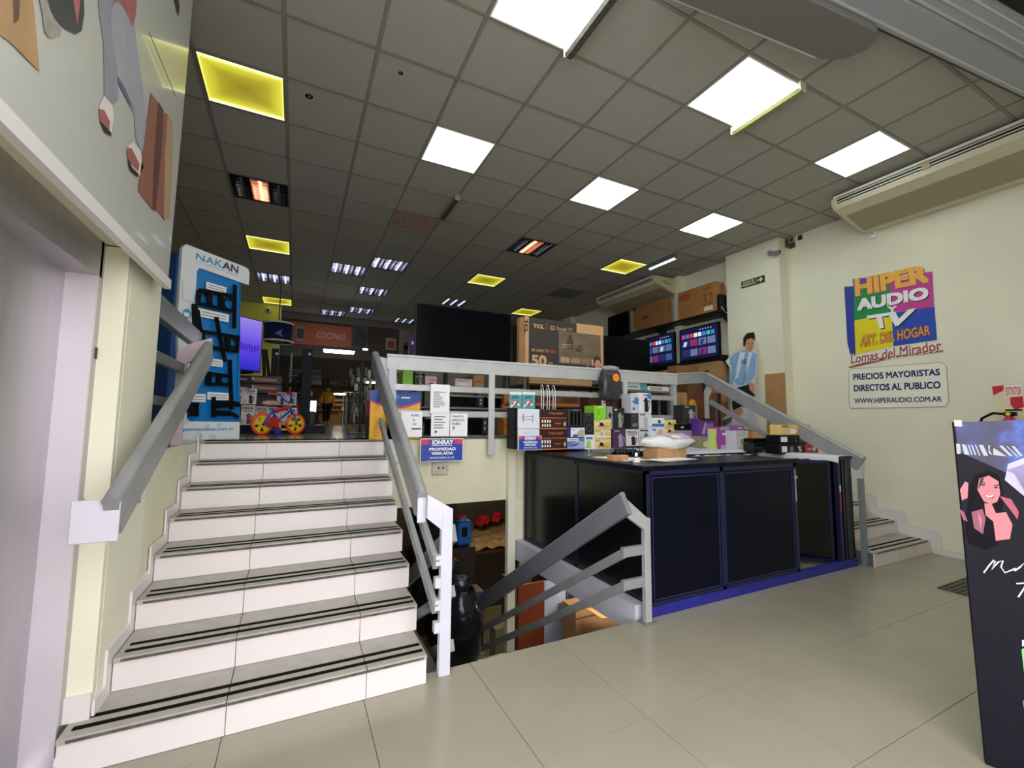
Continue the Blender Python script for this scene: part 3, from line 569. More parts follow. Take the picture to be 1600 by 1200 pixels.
# ================================================================ COUNTER
CT = 1.08
CN = thing('shop_counter', 'black metal panelled shop counter with dark top and blue plinth', 'counter', (3.6, 3.4, 0))
def c(name, x0, x1, y0, y1, z0, z1, m, bev=0): return part(name, MB().box(x0-3.6, x1-3.6, y0-3.4, y1-3.4, z0, z1), m, CN, bev)
c('worktop', 2.31, 2.95, 2.48, 4.34, 1.045, CT, NAVY, .003); c('worktop', 2.95, 4.15, 2.48, 3.05, 1.045, CT, NAVY, .003)
c('worktop', 2.95, 4.78, 3.95, 4.34, 1.055, CT+.02, mat('#8a8c90', .4)); c('worktop', 4.80, 5.05, 2.47, 4.34, 1.055, CT, mat('#26262c', .5))
# left face panels (towards the opening)
for a, b in ((2.53, 3.37), (3.42, 4.38)): c('panel', 2.345, 2.36, a, b, .13, 1.02, mat('#101114', .22, noise=.3, nscale=3, spec=.35))
fr = mat('#1c1f38', .35, .2, noise=.3, nscale=15)
for y in (2.49, 3.375, 4.375): c('frame', 2.335, 2.365, y, y+.035, .1, 1.045, fr)
c('frame', 2.335, 2.365, 2.49, 4.4, 1.02, 1.045, fr); c('frame', 2.335, 2.365, 2.49, 4.4, .1, .13, fr)
# front panels
for a, b in ((2.375, 3.13), (3.17, 4.11)): c('panel', a, b, 2.505, 2.52, .10, 1.005, NAVY)
for x in (2.335, 3.13, 4.11): c('frame', x, x+.04, 2.493, 2.525, .07, 1.045, NAVY2)
c('frame', 2.335, 4.15, 2.493, 2.525, 1.01, 1.045, NAVY2); c('frame', 2.335, 4.15, 2.493, 2.525, .07, .10, NAVY2)
for a, b in ((2.40, 3.12), (3.185, 4.10)):
    for z in (.105, .985): c('bead', a, b, 2.499, 2.504, z, z+.008, mat('#30355e', .35, .3))
    for x in (a, b-.008): c('bead', x, x+.008, 2.499, 2.504, .105, .99, mat('#30355e', .35, .3))
c('plinth', 2.31, 5.08, 2.485, 2.53, 0, .072, BLUEP, .002); c('inner_floor', 4.15, 4.82, 2.53, 4.3, 0, .02, mat('#8c8676', .6, noise=.4, nscale=20))
c('tape_strip', 4.128, 4.140, 2.489, 2.4925, .70, .98, mat('#b9b3a4', .8, noise=.5, nscale=60)); c('tape_strip', 4.112, 4.16, 2.487, 2.4915, .90, .925, mat('#a9a59a', .8, noise=.5, nscale=60))
c('pier', 4.955, 5.075, 2.50, 2.98, 0.03, 1.045, mat('#13150f', .25, noise=.3)); c('frame', 4.82, 4.855, 2.49, 2.53, .07, 1.05, NAVY2); c('frame', 4.90, 4.925, 2.495, 2.53, .07, 1.05, mat('#12142c', .3)); c('pier', 4.925, 4.955, 2.51, 2.9, .05, 1.045, BLACKG)
c('sticker', 4.83, 4.85, 2.4870, 2.489, .55, .78, mat('#b9355a', .5, noise=.6, nscale=40)); c('sticker', 4.83, 4.85, 2.4865, 2.4885, .74, .80, WHITE)
c('back_panel', 2.6, 4.78, 4.36, 4.375, 0, .95, BLACK); c('inner_panel', 2.9, 4.15, 3.04, 3.05, .05, 1.04, BLACK); c('side_panel', 4.80, 4.815, 3.2, 4.34, .03, 1.05, BLACKG)
dr = thing('counter_door', 'black counter flap door standing half open at the right end', 'door', (4.81, 2.56, .02), PI-.62)
part('panel', MB().box(.02, .70, -.008, .008, .07, .99), mat('#0a0b12', .2, noise=.3), dr)
part('frame', MB().box(0, .025, -.014, .014, .03, 1.02).box(.695, .72, -.014, .014, .03, 1.02).box(.025, .695, -.014, .014, .03, .065).box(.025, .695, -.014, .014, .99, 1.02), NAVY2, dr)

c('worktop', 3.45, 4.78, 3.30, 3.93, 1.02, 1.075, mat('#26262c', .5)); c('side_panel', 3.46, 3.48, 3.32, 3.92, .02, 1.02, BLACK)
rn = random.Random(8); s2 = MB(); s2.add([(3.40+1.36*i/20-4.1, 3.28+.66*j/8-3.6, .006+rn.uniform(0, .022)-(.05 if j == 0 else 0)) for j in range(9) for i in range(21)], [(j*21+i, j*21+i+1, (j+1)*21+i+1, (j+1)*21+i) for j in range(8) for i in range(20)], True)
tag(part('plastic_cover', s2, mat('#cdd0d8', .35, noise=.06), None, loc=(4.1, 3.6, 1.08)), 'crumpled white plastic sheet behind the white plastic bag', 'plastic sheet')
# white plastic cover hanging over the right wing
pc = MB(); n = 26; vs = []; fs = []; rn = random.Random(3)
for i in range(n+1):
    y = 2.46+1.85*i/n
    for j, (x, z) in enumerate(((5.055, CT+.004), (4.93, CT+.006), (4.80, CT+.005), (4.79, CT-.01), (4.785, CT-.045))):
        vs.append((x+rn.uniform(-.003, .003)-4.92, y-3.4, z+(rn.uniform(0, .006) if j < 4 else rn.uniform(-.02, .01))-CT))
    if i:
        for j in range(4): fs.append(((i-1)*5+j, (i-1)*5+j+1, i*5+j+1, i*5+j))
pc.add(vs, fs, True)
tag(part('plastic_cover', pc, mat('#cdd0d8', .35, noise=.06), None, loc=(4.92, 3.4, CT)), 'white plastic sheet covering the right wing of the counter', 'plastic sheet')
# ---- goods on the back ledge, left to right
G = 'boxed appliances on the counter'; ZT = CT+.022
CR = mat('#e7dca6', .5); IRN = mat('#cf9a3a', .5); WB = mat('#e9edf2', .5); LB = mat('#3f7fc4', .5)
def tv_mount(y0, y1, lab, dark):
    sp = [('r', 0, 1, .10, .95, BROWNBK)] if not dark else []
    sp += [('t', 'TV WALL MOUNT', .3, .85, .35, .65, ORANGE, .01)] if dark else [('r', .06+.09*i, .11+.09*i, .55, .8, WHITE) for i in range(4)]+[('r', .06+.09*i, .11+.09*i, .22, .42, WHITE) for i in range(4)]+[('r', .55, .75, .45, .52, ORANGE), ('e', .9, .45, .04, .2, LGREY)]
    return carton('wall_mount_box', lab, 'box', 844, 886, y0, y1, 4.06, .22, mat('#2a1614', .5) if dark else ORANGE, sp, 'television wall mount boxes on the counter')
Zc = at(865, 702.5, 'Y', 4.06).z
for y0, y1, d_, lab in ((684, 702.5, 0, 'orange and brown wall mount box at the bottom of its stack'), (671, 683.3, 1, 'dark wall mount box second from the bottom of its stack'), (652.5, 670.5, 0, 'orange wall mount box second from the top of its stack'), (640, 652, 1, 'dark wall mount box on top of the orange stack')): tv_mount(y0, y1, lab, d_)
carton('white_carton', 'white carton with pen scribbles on top of another white one', 'box', 809, 843, 639, 669.5, 4.02, .22, mat('#dfe2ea', .6), [('p', [(.22, .35), (.25, .35), (.27, .75), (.24, .75)], INK), ('p', [(.15, .55), (.7, .62), (.7, .64), (.15, .57)], INK), ('p', [(.66, .3), (.68, .3), (.7, .72), (.68, .72)], INK), ('p', [(.3, .42), (.6, .46), (.6, .48), (.3, .44)], INK)])
carton('white_carton', 'white carton beneath the scribbled one, a blue alarm sign before it', 'box', 809, 843, 670, 702.5, 4.02, .22, mat('#d5d9e4', .6), [('p', [(.2, .8), (.8, .84), (.8, .85), (.2, .81)], MGREY)])
carton('dark_folder', 'thin black panel standing left of the white cartons', 'folder', 803.5, 808, 637, 702, 4.03, .18, BLACK)
def ionray(root, w_, h_, y, full=True):
    F = lambda x0, x1, z0, z1, m, k: part('print', MB().poly([(x0*w_-w_/2, y-k*.0006, z0*h_), (x1*w_-w_/2, y-k*.0006, z0*h_), (x1*w_-w_/2, y-k*.0006, z1*h_), (x0*w_-w_/2, y-k*.0006, z1*h_)]), m, root)
    BL = mat('#2343a8', .4); F(.015, .985, .02, .75, BL, 1); F(.015, .24, .75, .97, mat('#d8405a', .5), 1); F(.76, .985, .75, .97, mat('#d8405a', .5), 1); F(.22, .78, .75, .97, mat('#31409a', .5), 2)
    for a in (.16, .19, .22, .79, .82): F(a, a+.012, .75, .95, mat('#8a2f6a', .5), 3)
    L = lambda s, x0, x1, z0, z1, m=WHITE, b=.02: letter(s, (x0*w_-w_/2, y-.003, z0*h_), ((x1-x0)*w_, 0, 0), (0, 0, (z1-z0)*h_), m, root, b)
    L('IONRAY', .26, .76, .73, .94, WHITE, .05); F(.26, .73, .675, .705, WHITE, 4); L('PROPIEDAD', .2, .82, .47, .60, WHITE, .04); L('VIGILADA', .25, .76, .29, .42, WHITE, .04); L('MONITOREO 24 HS', .22, .78, .12, .20, WHITE, .01); F(.16, .85, .04, .055, mat('#8fa0d8', .5), 3)
a = at(656, 722, 'Y', 4.345); b = at(723, 722, 'Y', 4.345); tz = at(690, 685, 'Y', 4.345).z
t = thing('alarm_sign', 'large blue and red alarm notice hanging on the cream fascia', 'sign', ((a.x+b.x)/2, 4.345, a.z)); w_ = b.x-a.x; h_ = tz-a.z
part('plate', MB().box(-w_/2, w_/2, -.002, .004, 0, h_), WHITE, t); ionray(t, w_, h_, -.003)
a = at(810, 703.5, 'Y', 3.99); b = at(846, 703.5, 'Y', 3.99); tz = at(828, 680.5, 'Y', 3.99).z
t = thing('alarm_sign', 'small blue alarm notice leaning on the white carton on the counter', 'sign', ((a.x+b.x)/2, 3.99, a.z)); w_ = b.x-a.x; h_ = tz-a.z
part('plate', MB().box(-w_/2, w_/2, -.002, .004, 0, h_), WHITE, t); ionray(t, w_, h_, -.003)
Y1 = 4.08
t = carton('air_fryer', 'black appliance with grooved front on top of two printed boxes', 'appliance', 888, 911, 639, 667, Y1, .2, DGREY, [('r', .15, .3, .1, .85, BLACKG), ('r', .4, .55, .1, .85, BLACKG), ('r', .65, .8, .1, .85, BLACKG), ('r', .35, .7, .9, .97, MGREY)], bev=.012, bodyname='casing')
carton('printed_box', 'small box with white photo print under the black appliance', 'box', 886, 914, 667.5, 684, Y1, .2, mat('#232a6a', .5), [('r', .2, .98, .08, .95, WB), ('p', [(.5, .1), (.95, .1), (.95, .7), (.8, .85), (.6, .6)], mat('#b7b29a', .5)), ('e', .45, .2, .15, .14, mat('#3a6f9a', .5)), ('r', .26, .4, .72, .8, LB)], G)
carton('printed_box', 'box with hazy blue photo print at the bottom beside the wall mounts', 'box', 886, 915, 684.5, 702, Y1, .2, mat('#6c7fc4', .5), [('r', .0, .6, .72, 1, WB), ('p', [(.0, .1), (.9, .05), (1, .6), (.6, .8), (.3, .5)], mat('#a9b4dc', .5)), ('p', [(.1, .2), (.5, .3), (.7, .6), (.3, .45)], mat('#53599a', .5)), ('t', 'LIVION', .12, .5, .78, .92, NAVYINK)], G)
t = carton('loudspeaker', 'black two-cone loudspeaker standing on a small white box', 'speaker', 912.5, 928.5, 645, 679, Y1, .2, mat('#1b1c1e', .5), [], bev=.008, bodyname='cabinet')
for zf in (.3, .76):
    part('cone', MB().lathe([(1e-4, .004), (.012, .0), (.014, .008), (.035, -.004), (.042, -.006), (.045, 0)], (0, -.1, t['h']*zf), 'Y', 20), mat('#3c3d40', .4), t)
carton('printed_box', 'little white and green box under the loudspeaker', 'box', 914, 929, 679.5, 702, Y1-.01, .18, WHITE, [('r', .1, .8, .7, .85, LB), ('r', .15, .6, .1, .4, TEAL)], G)
t = carton('kettle_box', 'lime green box on top of the cream iron boxes', 'box', 929, 947, 634, 655, Y1, .2, mat('#8ed630', .45), [('r', .2, .5, .3, .7, mat('#7cc226', .5)), ('r', .3, .7, .88, .93, WHITE)], G)
carton('printed_box', 'white and red striped tube standing behind the lime green box', 'box', 943, 947, 624, 645, Y1+.22, .04, WHITE, [('r', 0, 1, .1, .2, RED), ('r', 0, 1, .4, .5, RED), ('r', 0, 1, .7, .8, RED)])
def iron(px0, px1, y0, y1, lab, Y=Y1, alt=0):
    return carton('iron_box', lab, 'box', px0, px1, y0, y1, Y, .2, CREAMB, [('r', .04, .35, .78, .9, IRN), ('p', [(.1, .2), (.85, .15), (.95, .3), (.6, .5), (.3, .45)], WHITE if alt else IRN), ('p', [(.3, .35), (.5, .3), (.55, .5), (.45, .7), (.3, .65)], INK if not alt else LGREY), ('r', .62, .95, .3, .7, mat('#e4c868', .5))], 'cream steam iron boxes')
iron(929, 955, 655.5, 670.5, 'cream iron box directly under the lime green box'); iron(929, 955, 671, 685.5, 'cream iron box in the middle of the stack under the lime box', alt=1); iron(929, 955, 686, 702, 'cream iron box at the bottom of the stack under the lime box')
carton('speaker_box', 'tall grey box with a round print right of the lime box', 'box', 948.5, 958, 635, 670, Y1+.02, .18, mat('#9ba098', .5), [('e', .5, .6, .25, .12, INK), ('e', .5, .25, .2, .1, MGREY)])
def kettle(px0, px1, y0, y1, m, km, lab, Y=Y1, txt=None, side=None, extra=()):
    sp = [('k', .28, .9, .06, .6 if txt else .78, km)]+list(extra)
    if txt: sp = [('t', txt, .1, .9, .74, .92, INK, .03), ('r', .14, .86, .66, .70, INK)]+sp
    return carton('kettle_box', lab, 'box', px0, px1, y0, y1, Y, .17, m, sp, 'electric kettle boxes', side=side)
DBK = mat('#26242a', .5)
kettle(959, 976, 637, 670, DBK, SILVER, 'black kettle box with steel kettle stacked on the purple one', extra=[('e', .2, .9, .12, .04, WHITE)])
kettle(958, 978, 670.5, 702, mat('#4a3050', .5), LILAC, 'dark purple kettle box below the black one', extra=[('r', .1, .5, .88, .93, LGREY)])
kettle(978.5, 997.5, 671, 697, PAVA, INK, 'white kettle box with black kettle and large lettering on the counter', txt='PAVA')
carton('printed_box', 'black tray under the white lettered kettle box', 'box', 978.5, 999, 697.5, 703, Y1, .2, BLACK)
carton('kettle_box', 'dark kettle box standing left of the steel kettle one', 'box', 986, 998, 646, 670, Y1, .17, mat('#303138', .5), [('t', 'GO7', .2, .85, .15, .35, LGREY), ('r', .2, .6, .8, .86, MGREY)], 'electric kettle boxes')
kettle(998.5, 1018, 646, 669.5, mat('#d7d4d6', .5), SILVER, 'grey kettle box with steel kettle in the middle of the tall stack', extra=[('r', .1, .5, .88, .94, INK)])
kettle(998.5, 1018, 670, 697, mat('#cfccd0', .5), MGREY, 'grey kettle box at the foot of the tall stack', extra=[('r', .1, .9, .86, .94, INK), ('r', .05, .3, .2, .6, LGREY)])
t = kettle(998.5, 1018, 614, 645.5, mat('#e8eaf0', .5), INK, 'white and blue kettle box on top of the tall stack', extra=[('p', [(.55, .9), (.95, 1), (1, .72), (.85, .68)], LB), ('t', 'XL', .35, .6, .86, .94, INK)])
carton('kettle_box', 'white and blue kettle box turned sideways on the tall stack', 'box', 986, 998, 616, 645.5, Y1, .17, mat('#cfd3dc', .5), [('p', [(.4, .5), (.95, .45), (1, .8), (.5, .85)], LB), ('e', .3, .6, .1, .06, INK), ('r', .2, .5, .15, .3, MGREY)], 'electric kettle boxes')
carton('printed_box', 'white and blue box on a similar one right of the kettle stack', 'box', 1018.5, 1038, 653, 667, Y1-.06, .17, WB, [('r', 0, 1, .05, .35, mat('#1f78c4', .5)), ('r', .5, .7, .4, .75, INK)], G)
carton('printed_box', 'white box with toned photo under the blue-banded box', 'box', 1018.5, 1038, 667.5, 681, Y1-.06, .17, WB, [('p', [(.3, .1), (.9, .1), (.9, .7), (.6, .8)], mat('#c9b39a', .5)), ('r', .05, .35, .6, .8, LB)], G)
iron(1038.5, 1056.5, 656, 667, 'cream iron box on top, right of the blue-banded box', Y1-.06); iron(1038.5, 1056.5, 667.5, 678.5, 'cream iron box lower, right of the blue-banded box', Y1-.06)
carton('printed_box', 'plain stand of stacked leaflets under the cream and blue boxes', 'box', 1018.5, 1056.5, 682, 703, Y1-.05, .15, mat('#b8ad9c', .6), [('r', .1, .9, .3, .5, WHITE)])
t = kettle(1069, 1088, 633, 662, DBK, SILVER, 'black kettle box with white side standing alone on a black base', Y=3.95, extra=[('t', 'Ona', .1, .4, .86, .95, WHITE)])
w_ = t['w']; part('side_panel', MB().prism([(w_/2+.001, -.085, 0), (w_/2+.085, -.02, 0), (w_/2+.085, .08, 0), (w_/2+.001, .08, 0)], (0, 0, t['h']*1.02)), mat('#dddde0', .5), t); part('print', MB().cyl(.02, 0, .001, (w_/2+.035, -.062, .13), 'Y', 14), MGREY, t)
carton('appliance_tray', 'black box with small white logo under the lone kettle box', 'box', 1062, 1093, 662.5, 672, 3.93, .22, BLACK, [('r', .06, .2, .3, .6, LGREY)])
carton('printed_box', 'greyish lilac box under the black kettle base', 'box', 1063, 1093, 672.5, 703, 3.93, .2, mat('#9a8f9c', .5), [('r', .3, .9, .1, .8, LILAC), ('e', .6, .45, .2, .25, mat('#6f5d80', .5))])
Y2 = 3.8
carton('printed_box', 'purple box with steel legs print right of the kettle box', 'box', 1094, 1117, 654, 680.5, Y2, .2, mat('#5b2d86', .45), [('r', 0, 1, .88, 1, INK), ('p', [(.1, .1), (.3, .1), (.45, .75), (.35, .8)], LILAC), ('r', .4, .9, .1, .7, mat('#8a5fae', .5))])
carton('printed_box', 'olive box with lilac stripe under the purple legs box', 'box', 1094, 1117, 681, 703, Y2, .2, OLIVE, [('r', 0, 1, .8, 1, mat('#8f5fae', .5)), ('e', .5, .4, .3, .25, mat('#c6bfa8', .5))])
carton('printed_box', 'narrow lime and white box left of the purple fan box', 'box', 1117.5, 1126, 670, 703, Y2-.1, .15, mat('#c8d878', .5), [('r', 0, 1, 0, .18, mat('#b7e21a', .5)), ('r', .2, .8, .3, .7, mat('#5f8f2a', .5))])
t = carton('fan_box', 'purple box with a round fan printed on it', 'box', 1126.5, 1151, 667, 704, Y2-.15, .15, mat('#9a3f9a', .5), [('r', 0, 1, .86, 1, mat('#a59ca6', .5)), ('r', 0, 1, 0, .24, mat('#b9a2c0', .5)), ('e', .66, .42, .28, .3, mat('#8f88a6', .5)), ('e', .66, .42, .08, .09, INK), ('r', .1, .5, .66, .74, WHITE)])
carton('printed_box', 'grey and white box right of the purple fan box', 'box', 1151.5, 1170, 673, 705, Y2-.3, .15, mat('#c3c4c6', .5), [('r', .15, .8, .15, .7, mat('#dcd8cc', .5)), ('r', .3, .6, .35, .6, mat('#8fae6a', .5))])
carton('printed_box', 'violet box on top of the grey and white box', 'box', 1151, 1162, 665, 672.5, Y2-.25, .1, VIOLET, [('r', .2, .7, .4, .6, WHITE)])
carton('printed_box', 'orange and white box left of the black boxes', 'box', 1170.5, 1187, 675, 705, Y2-.3, .14, mat('#d9a066', .5), [('r', .0, .35, 0, 1, ORANGE), ('r', .5, .9, .2, .6, WHITE)])
Y3 = 2.98
carton('black_box', 'black box with small green print beside the orange box', 'box', 1178, 1219, 692, 706, 3.22, .13, mat('#141a18', .4), [('t', 'Haflgan', .65, .9, .45, .7, LGREY), ('r', .06, .3, .4, .55, mat('#1f4a38', .5)), ('r', .3, .5, .1, .3, MGREY)], 'black boxes at the counter end')
carton('black_box', 'flat black box lying behind on the green-print one', 'box', 1177, 1212, 685, 691.5, 3.24, .12, BLACK, [('r', .6, .7, .3, .7, LGREY), ('r', .75, .9, .3, .7, MGREY)], 'black boxes at the counter end')
carton('black_box', 'black box with white barcode at the bottom next to the red one', 'box', 1218, 1254, 694, 709, Y3, .16, BLACK, [('r', .1, .33, .2, .8, WHITE), ('r', .45, .6, .2, .75, MGREY), ('t', '%', .8, .95, .2, .8, WHITE)], 'black boxes at the counter end')
carton('red_box', 'red box with white print at the right end of the counter', 'box', 1254.5, 1279, 693, 710, Y3, .16, RED, [('r', .3, .55, .45, .55, WHITE), ('e', .72, .5, .12, .2, WHITE), ('r', 0, .15, 0, 1, BLACK)])
carton('black_box', 'upper black box with white label above the barcode one', 'box', 1218, 1248, 680, 693, Y3+.01, .15, BLACK, [('r', .07, .4, .2, .8, WHITE), ('r', .85, .88, .1, .9, MGREY)], 'black boxes at the counter end')
carton('black_box', 'upper black box with star print above the red one', 'box', 1248.5, 1276, 680.5, 692.5, Y3+.01, .15, mat('#17171a', .4), [('t', '*', .15, .35, .3, .8, WHITE), ('r', .4, .8, .4, .55, LGREY), ('r', .6, 1, 0, .1, RED)], 'black boxes at the counter end')
carton('iron_box', 'orange iron box on top of the black boxes', 'box', 1221, 1266, 664, 679.5, Y3+.02, .13, mat('#e3c27a', .5), [('p', [(.3, .1), (.6, .15), (.45, .6), (.3, .6)], WHITE), ('p', [(.45, .0), (.8, 0), (.8, .9), (.6, .6)], IRN), ('r', .8, 1, 0, 1, ORANGE), ('r', .84, .95, .2, .7, mat('#f0d8a8', .5)), ('r', .02, .25, .75, .95, OLIVE)])
# bag and carton between the wings
p = at(1048, 716, 'Y', 3.0)
carton('small_carton', 'open brown carton under the white plastic bag', 'box', 1028, 1073, 700, 716, 2.86, .18, CARD, [('p', [(.55, .0), (.58, .5), (.5, .9), (.56, .5)], CARDD)], z0=CT)
bb = MB(); rn = random.Random(5); n1, n2 = 28, 12; vs = []; fs = []
for i in range(n2+1):
    t_ = PI*i/n2
    for k_ in range(n1):
        a_ = 2*PI*k_/n1; q_ = 1+rn.uniform(-.06, .06); st_ = max(0, math.sin(t_))**.6
        vs.append((.27*st_*math.cos(a_)*q_*(1+.15*abs(math.cos(a_))**3), .14*st_*math.sin(a_)*q_, .072*math.cos(t_)*(1-.35*abs(math.cos(a_))*st_)*q_))
for i in range(n2):
    for k_ in range(n1): fs.append((i*n1+k_, (i+1)*n1+k_, (i+1)*n1+(k_+1) % n1, i*n1+(k_+1) % n1))
p = at(1044, 692, 'Y', 2.93); bb.add(vs, fs, True); bt0 = 1; bt = thing('plastic_bag', 'stuffed white plastic bag with lilac print lying on the open carton', 'bag', (p.x, 2.93, CT+.150))
part('bag_body', bb, mat('#d9d9d6', .3, noise=.08, bump=.4, nscale=30), bt)
part('print', MB().add([(-.12, -.06, .072), (.11, -.06, .078), (.15, -.125, .040), (-.08, -.135, .034)], [(0, 3, 2, 1)]), mat('#b79cc8', .5), bt)
# things on the front worktop
p = at(1040, 718, 'Z', CT)
t = thing('paper_stack', 'fanned white papers on the counter top in front of the bag', 'papers', (2.85, 2.78, CT))
for i, (x, y, a_) in enumerate(((0, 0, .1), (.05, .03, -.15), (-.06, .01, .3), (.1, -.02, .02))):
    m_ = Matrix.Rotation(a_, 4, 'Z'); part('sheet', MB().add([m_ @ Vector((x+u_*.13, y+v_*.09, .002+.004*i+zz)) for zz in (0, .0025) for u_, v_ in ((-1, -1), (1, -1), (1, 1), (-1, 1))], [(0, 3, 2, 1), (4, 5, 6, 7), (0, 1, 5, 4), (1, 2, 6, 5), (2, 3, 7, 6), (3, 0, 4, 7)]), PAPER, t)
p = at(972, 720, 'Z', CT); t = thing('coin_box', 'small light wooden tray with slots on the counter corner', 'tray', (p.x, p.y+.04, CT))
part('tray', MB().box(-.09, .07, -.04, .05, 0, .045), mat('#c49a72', .6, noise=.1), t, .002)
for i in range(2): part('slot', MB().box(-.085, .065, -.0415, -.04, .012+.015*i, .015+.015*i), CARDD, t)
part('divider', MB().box(-.04, -.037, -.042, .05, 0, .047), CARDD, t)
p = at(997, 722, 'Z', CT); t = thing('label_roll', 'white roll of labels with black top beside the wooden tray', 'roll', (p.x, p.y+.02, CT))
part('roll', MB().cyl(.028, 0, .036, n=24), WHITE, t); part('lid', MB().cyl(.022, .036, .044, n=20), BLACK, t); part('tag', MB().box(-.012, .016, .0, .003, .044, .075), PAPER, t)
for z in (.012, .024): part('groove', MB().tube([(.0285*math.cos(q_), .0285*math.sin(q_), z) for q_ in [2*PI*i/20 for i in range(20)]], .001, 4, True), MGREY, t)
p = at(990, 712, 'Z', CT); t = thing('wire_rack', 'black wire rack with small goods behind the wooden tray', 'rack', (p.x, p.y+.12, CT))
rk = MB()
for x in (-.14, -.05, .05, .14): rk.tube([(x, -.05, 0), (x, -.05, .07), (x+.005, .05, .075), (x+.005, .05, 0)], .0035, 6)
for y, z in ((-.05, .07), (-.05, .035), (.05, .075)): rk.tube([(-.14, y, z), (.14, y, z)], .0035, 6)
part('wires', rk, mat('#55565a', .35, .6), t); part('tray', MB().box(-.13, .13, -.04, .045, .0, .03), BLACK, t, .003); part('goods', MB().box(-.12, -.03, -.03, .03, .03, .06).box(.0, .12, -.03, .03, .03, .055), DGREY, t, .003)
p = at(923, 712, 'Z', CT); t = thing('tag_holder', 'lime green tag on a thin metal stem on the counter', 'tag', (p.x, p.y+.03, CT))
part('stem', MB().tube([(0, 0, .003), (0, 0, .10)], .004, 8), SILVER, t); part('base', MB().cyl(.02, 0, .004), SILVER, t); part('tag', MB().box(-.022, .022, -.003, .003, .085, .145), mat('#8fc044', .5), t, .002)
p = at(905, 714, 'Z', CT); t = thing('paper_sheet', 'white sheet lying on the left wing of the counter', 'paper', (2.62, 3.1, CT+.001)); part('sheet', MB().box(-.15, .15, -.22, .22, 0, .002), PAPER, t)

# ---- papers, tags and bags hung on the gallery railing
def hang(name, lab, cat, px0, px1, y0, y1, m=PAPER, Y=UY-.045, specs=(), th=.0015, group=None):
    a = at(px0, y1, 'Y', Y); b = at(px1, y1, 'Y', Y); t0 = at(px0, y0, 'Y', Y); r = thing(name, lab, cat, ((a.x+b.x)/2, Y, a.z), 0, group)
    w_, h_ = b.x-a.x, t0.z-a.z
    part('sheet', MB().box(-w_/2, w_/2, -th/2, th/2, 0, h_), m, r); deco(r, w_, th, h_, specs); return r
lines = lambda n, z0, z1, x0=.15, mm=MGREY: [('r', x0, x0+random.uniform(.3, .65), z0+(z1-z0)*i/n, z0+(z1-z0)*i/n+(z1-z0)/n*.35, mm) for i in range(n)]
hang('paper_notice', 'long upper white notice taped on the railing above the alarm sign', 'paper', 672, 702, 600, 645, specs=lines(9, .2, .78))
hang('paper_notice', 'white notice under the long one on the railing', 'paper', 673, 702, 645.5, 682, specs=lines(5, .35, .95)+[('r', .2, .3, .15, .25, INK)])
hang('paper_notice', 'white notice with capital headings right of the long one', 'paper', 703, 730, 646, 682, specs=[('t', 'GARANTIA', .1, .75, .83, .92, DGREY), ('t', 'ARTICULOS', .08, .8, .66, .76, DGREY), ('t', 'DE FABRICA', .1, .6, .5, .6, DGREY), ('t', 'B', .15, .27, .3, .44, INK)])
hang('paper_notice', 'left white notice partly behind the stair handrail', 'paper', 626, 659, 643, 683, specs=[('t', 'SUBE', .45, .85, .82, .9, DGREY), ('e', .6, .66, .06, .05, LGREY), ('r', .55, .72, .5, .53, DGREY), ('r', .5, .95, .3, .35, INK)])
for i, (x0, x1, lab) in enumerate(((796, 815, 'left teal blister card with pink lettering hung on the railing'), (816, 836, 'right teal blister card with pink lettering hung on the railing'))):
    hang('blister_card', lab, 'card', x0, x1, 612, 641, TEAL, specs=[('p', [(.05, .1), (.4, .3), (.9, .25), (.6, .5), (.2, .45)], WHITE), ('p', [(.3, .2), (.6, .5), (.8, .6), (.6, .3)], RED), ('p', [(.1, .35), (.3, .5), (.35, .3)], mat('#d8486a', .5)), ('r', 0, 1, .85, 1, WHITE), ('p', [(.1, .6), (.8, .65), (.7, .8), (.2, .75)], mat('#2f7a8a', .5))])
for i in range(3):
    a = at(847+9*i, 608, 'Y', UY-.06); t = thing('cable_hank', ('left', 'middle', 'right')[i]+' white cable hank hanging from the railing above the wall mount boxes', 'cable', (a.x, UY-.06, 1.44))
    for dx in (0, .03): part('strand', MB().tube([(dx-.015, -.0, .35), (dx-.018, -.02, .25), (dx-.02, -.015, .1), (dx-.01, -.01, .0)], .0045, 6), WHITE, t)
    part('hook', MB().tube([(0, .04, .37), (0, .0, .385), (0, -.02, .35)], .005, 6), WHITE, t)
a = at(952, 590, 'Y', UY-.14); t = thing('backpack', 'black bag wrapped in clear plastic hanging on the railing', 'bag', (a.x, UY-.15, 1.68))
bgm = MB().blob((0, 0, .17), (.15, .085, .21), 24, 14, .10, 4); bgm.v = [(math.copysign(min(abs(x)*1.25, .14), x), y, max(-.02, min(.36, .17+(z-.17)*1.1))) for x, y, z in bgm.v]
part('bag_body', bgm, mat('#3a3b3f', .25, noise=.5, nscale=14, stretch=(5, 1, .6), bump=.5), t)
part('wrap_top', MB().blob((.01, 0, .375), (.14, .06, .04), 16, 6, .25, 8), mat('#9fa0a4', .25, noise=.3, nscale=20), t)
a = at(962, 590, 'Y', UY-.23); t = thing('price_star', 'yellow star price tag with red rim on the wrapped black bag', 'tag', (a.x, UY-.235, a.z))
sr = lambda r0, r1, y: [((r0 if i % 2 else r1)*math.cos(PI*i/9), y, (r0 if i % 2 else r1)*math.sin(PI*i/9)) for i in range(18)]
part('rim', MB().prism(sr(.05, .064, 0), (0, .003, 0)), RED, t); part('face', MB().prism(sr(.040, .053, -.002), (0, .002, 0)), YELLOW, t); letter('$21', (-.025, -.003, -.015), (.05, 0, 0), (0, 0, .03), ORANGE, t, .02)
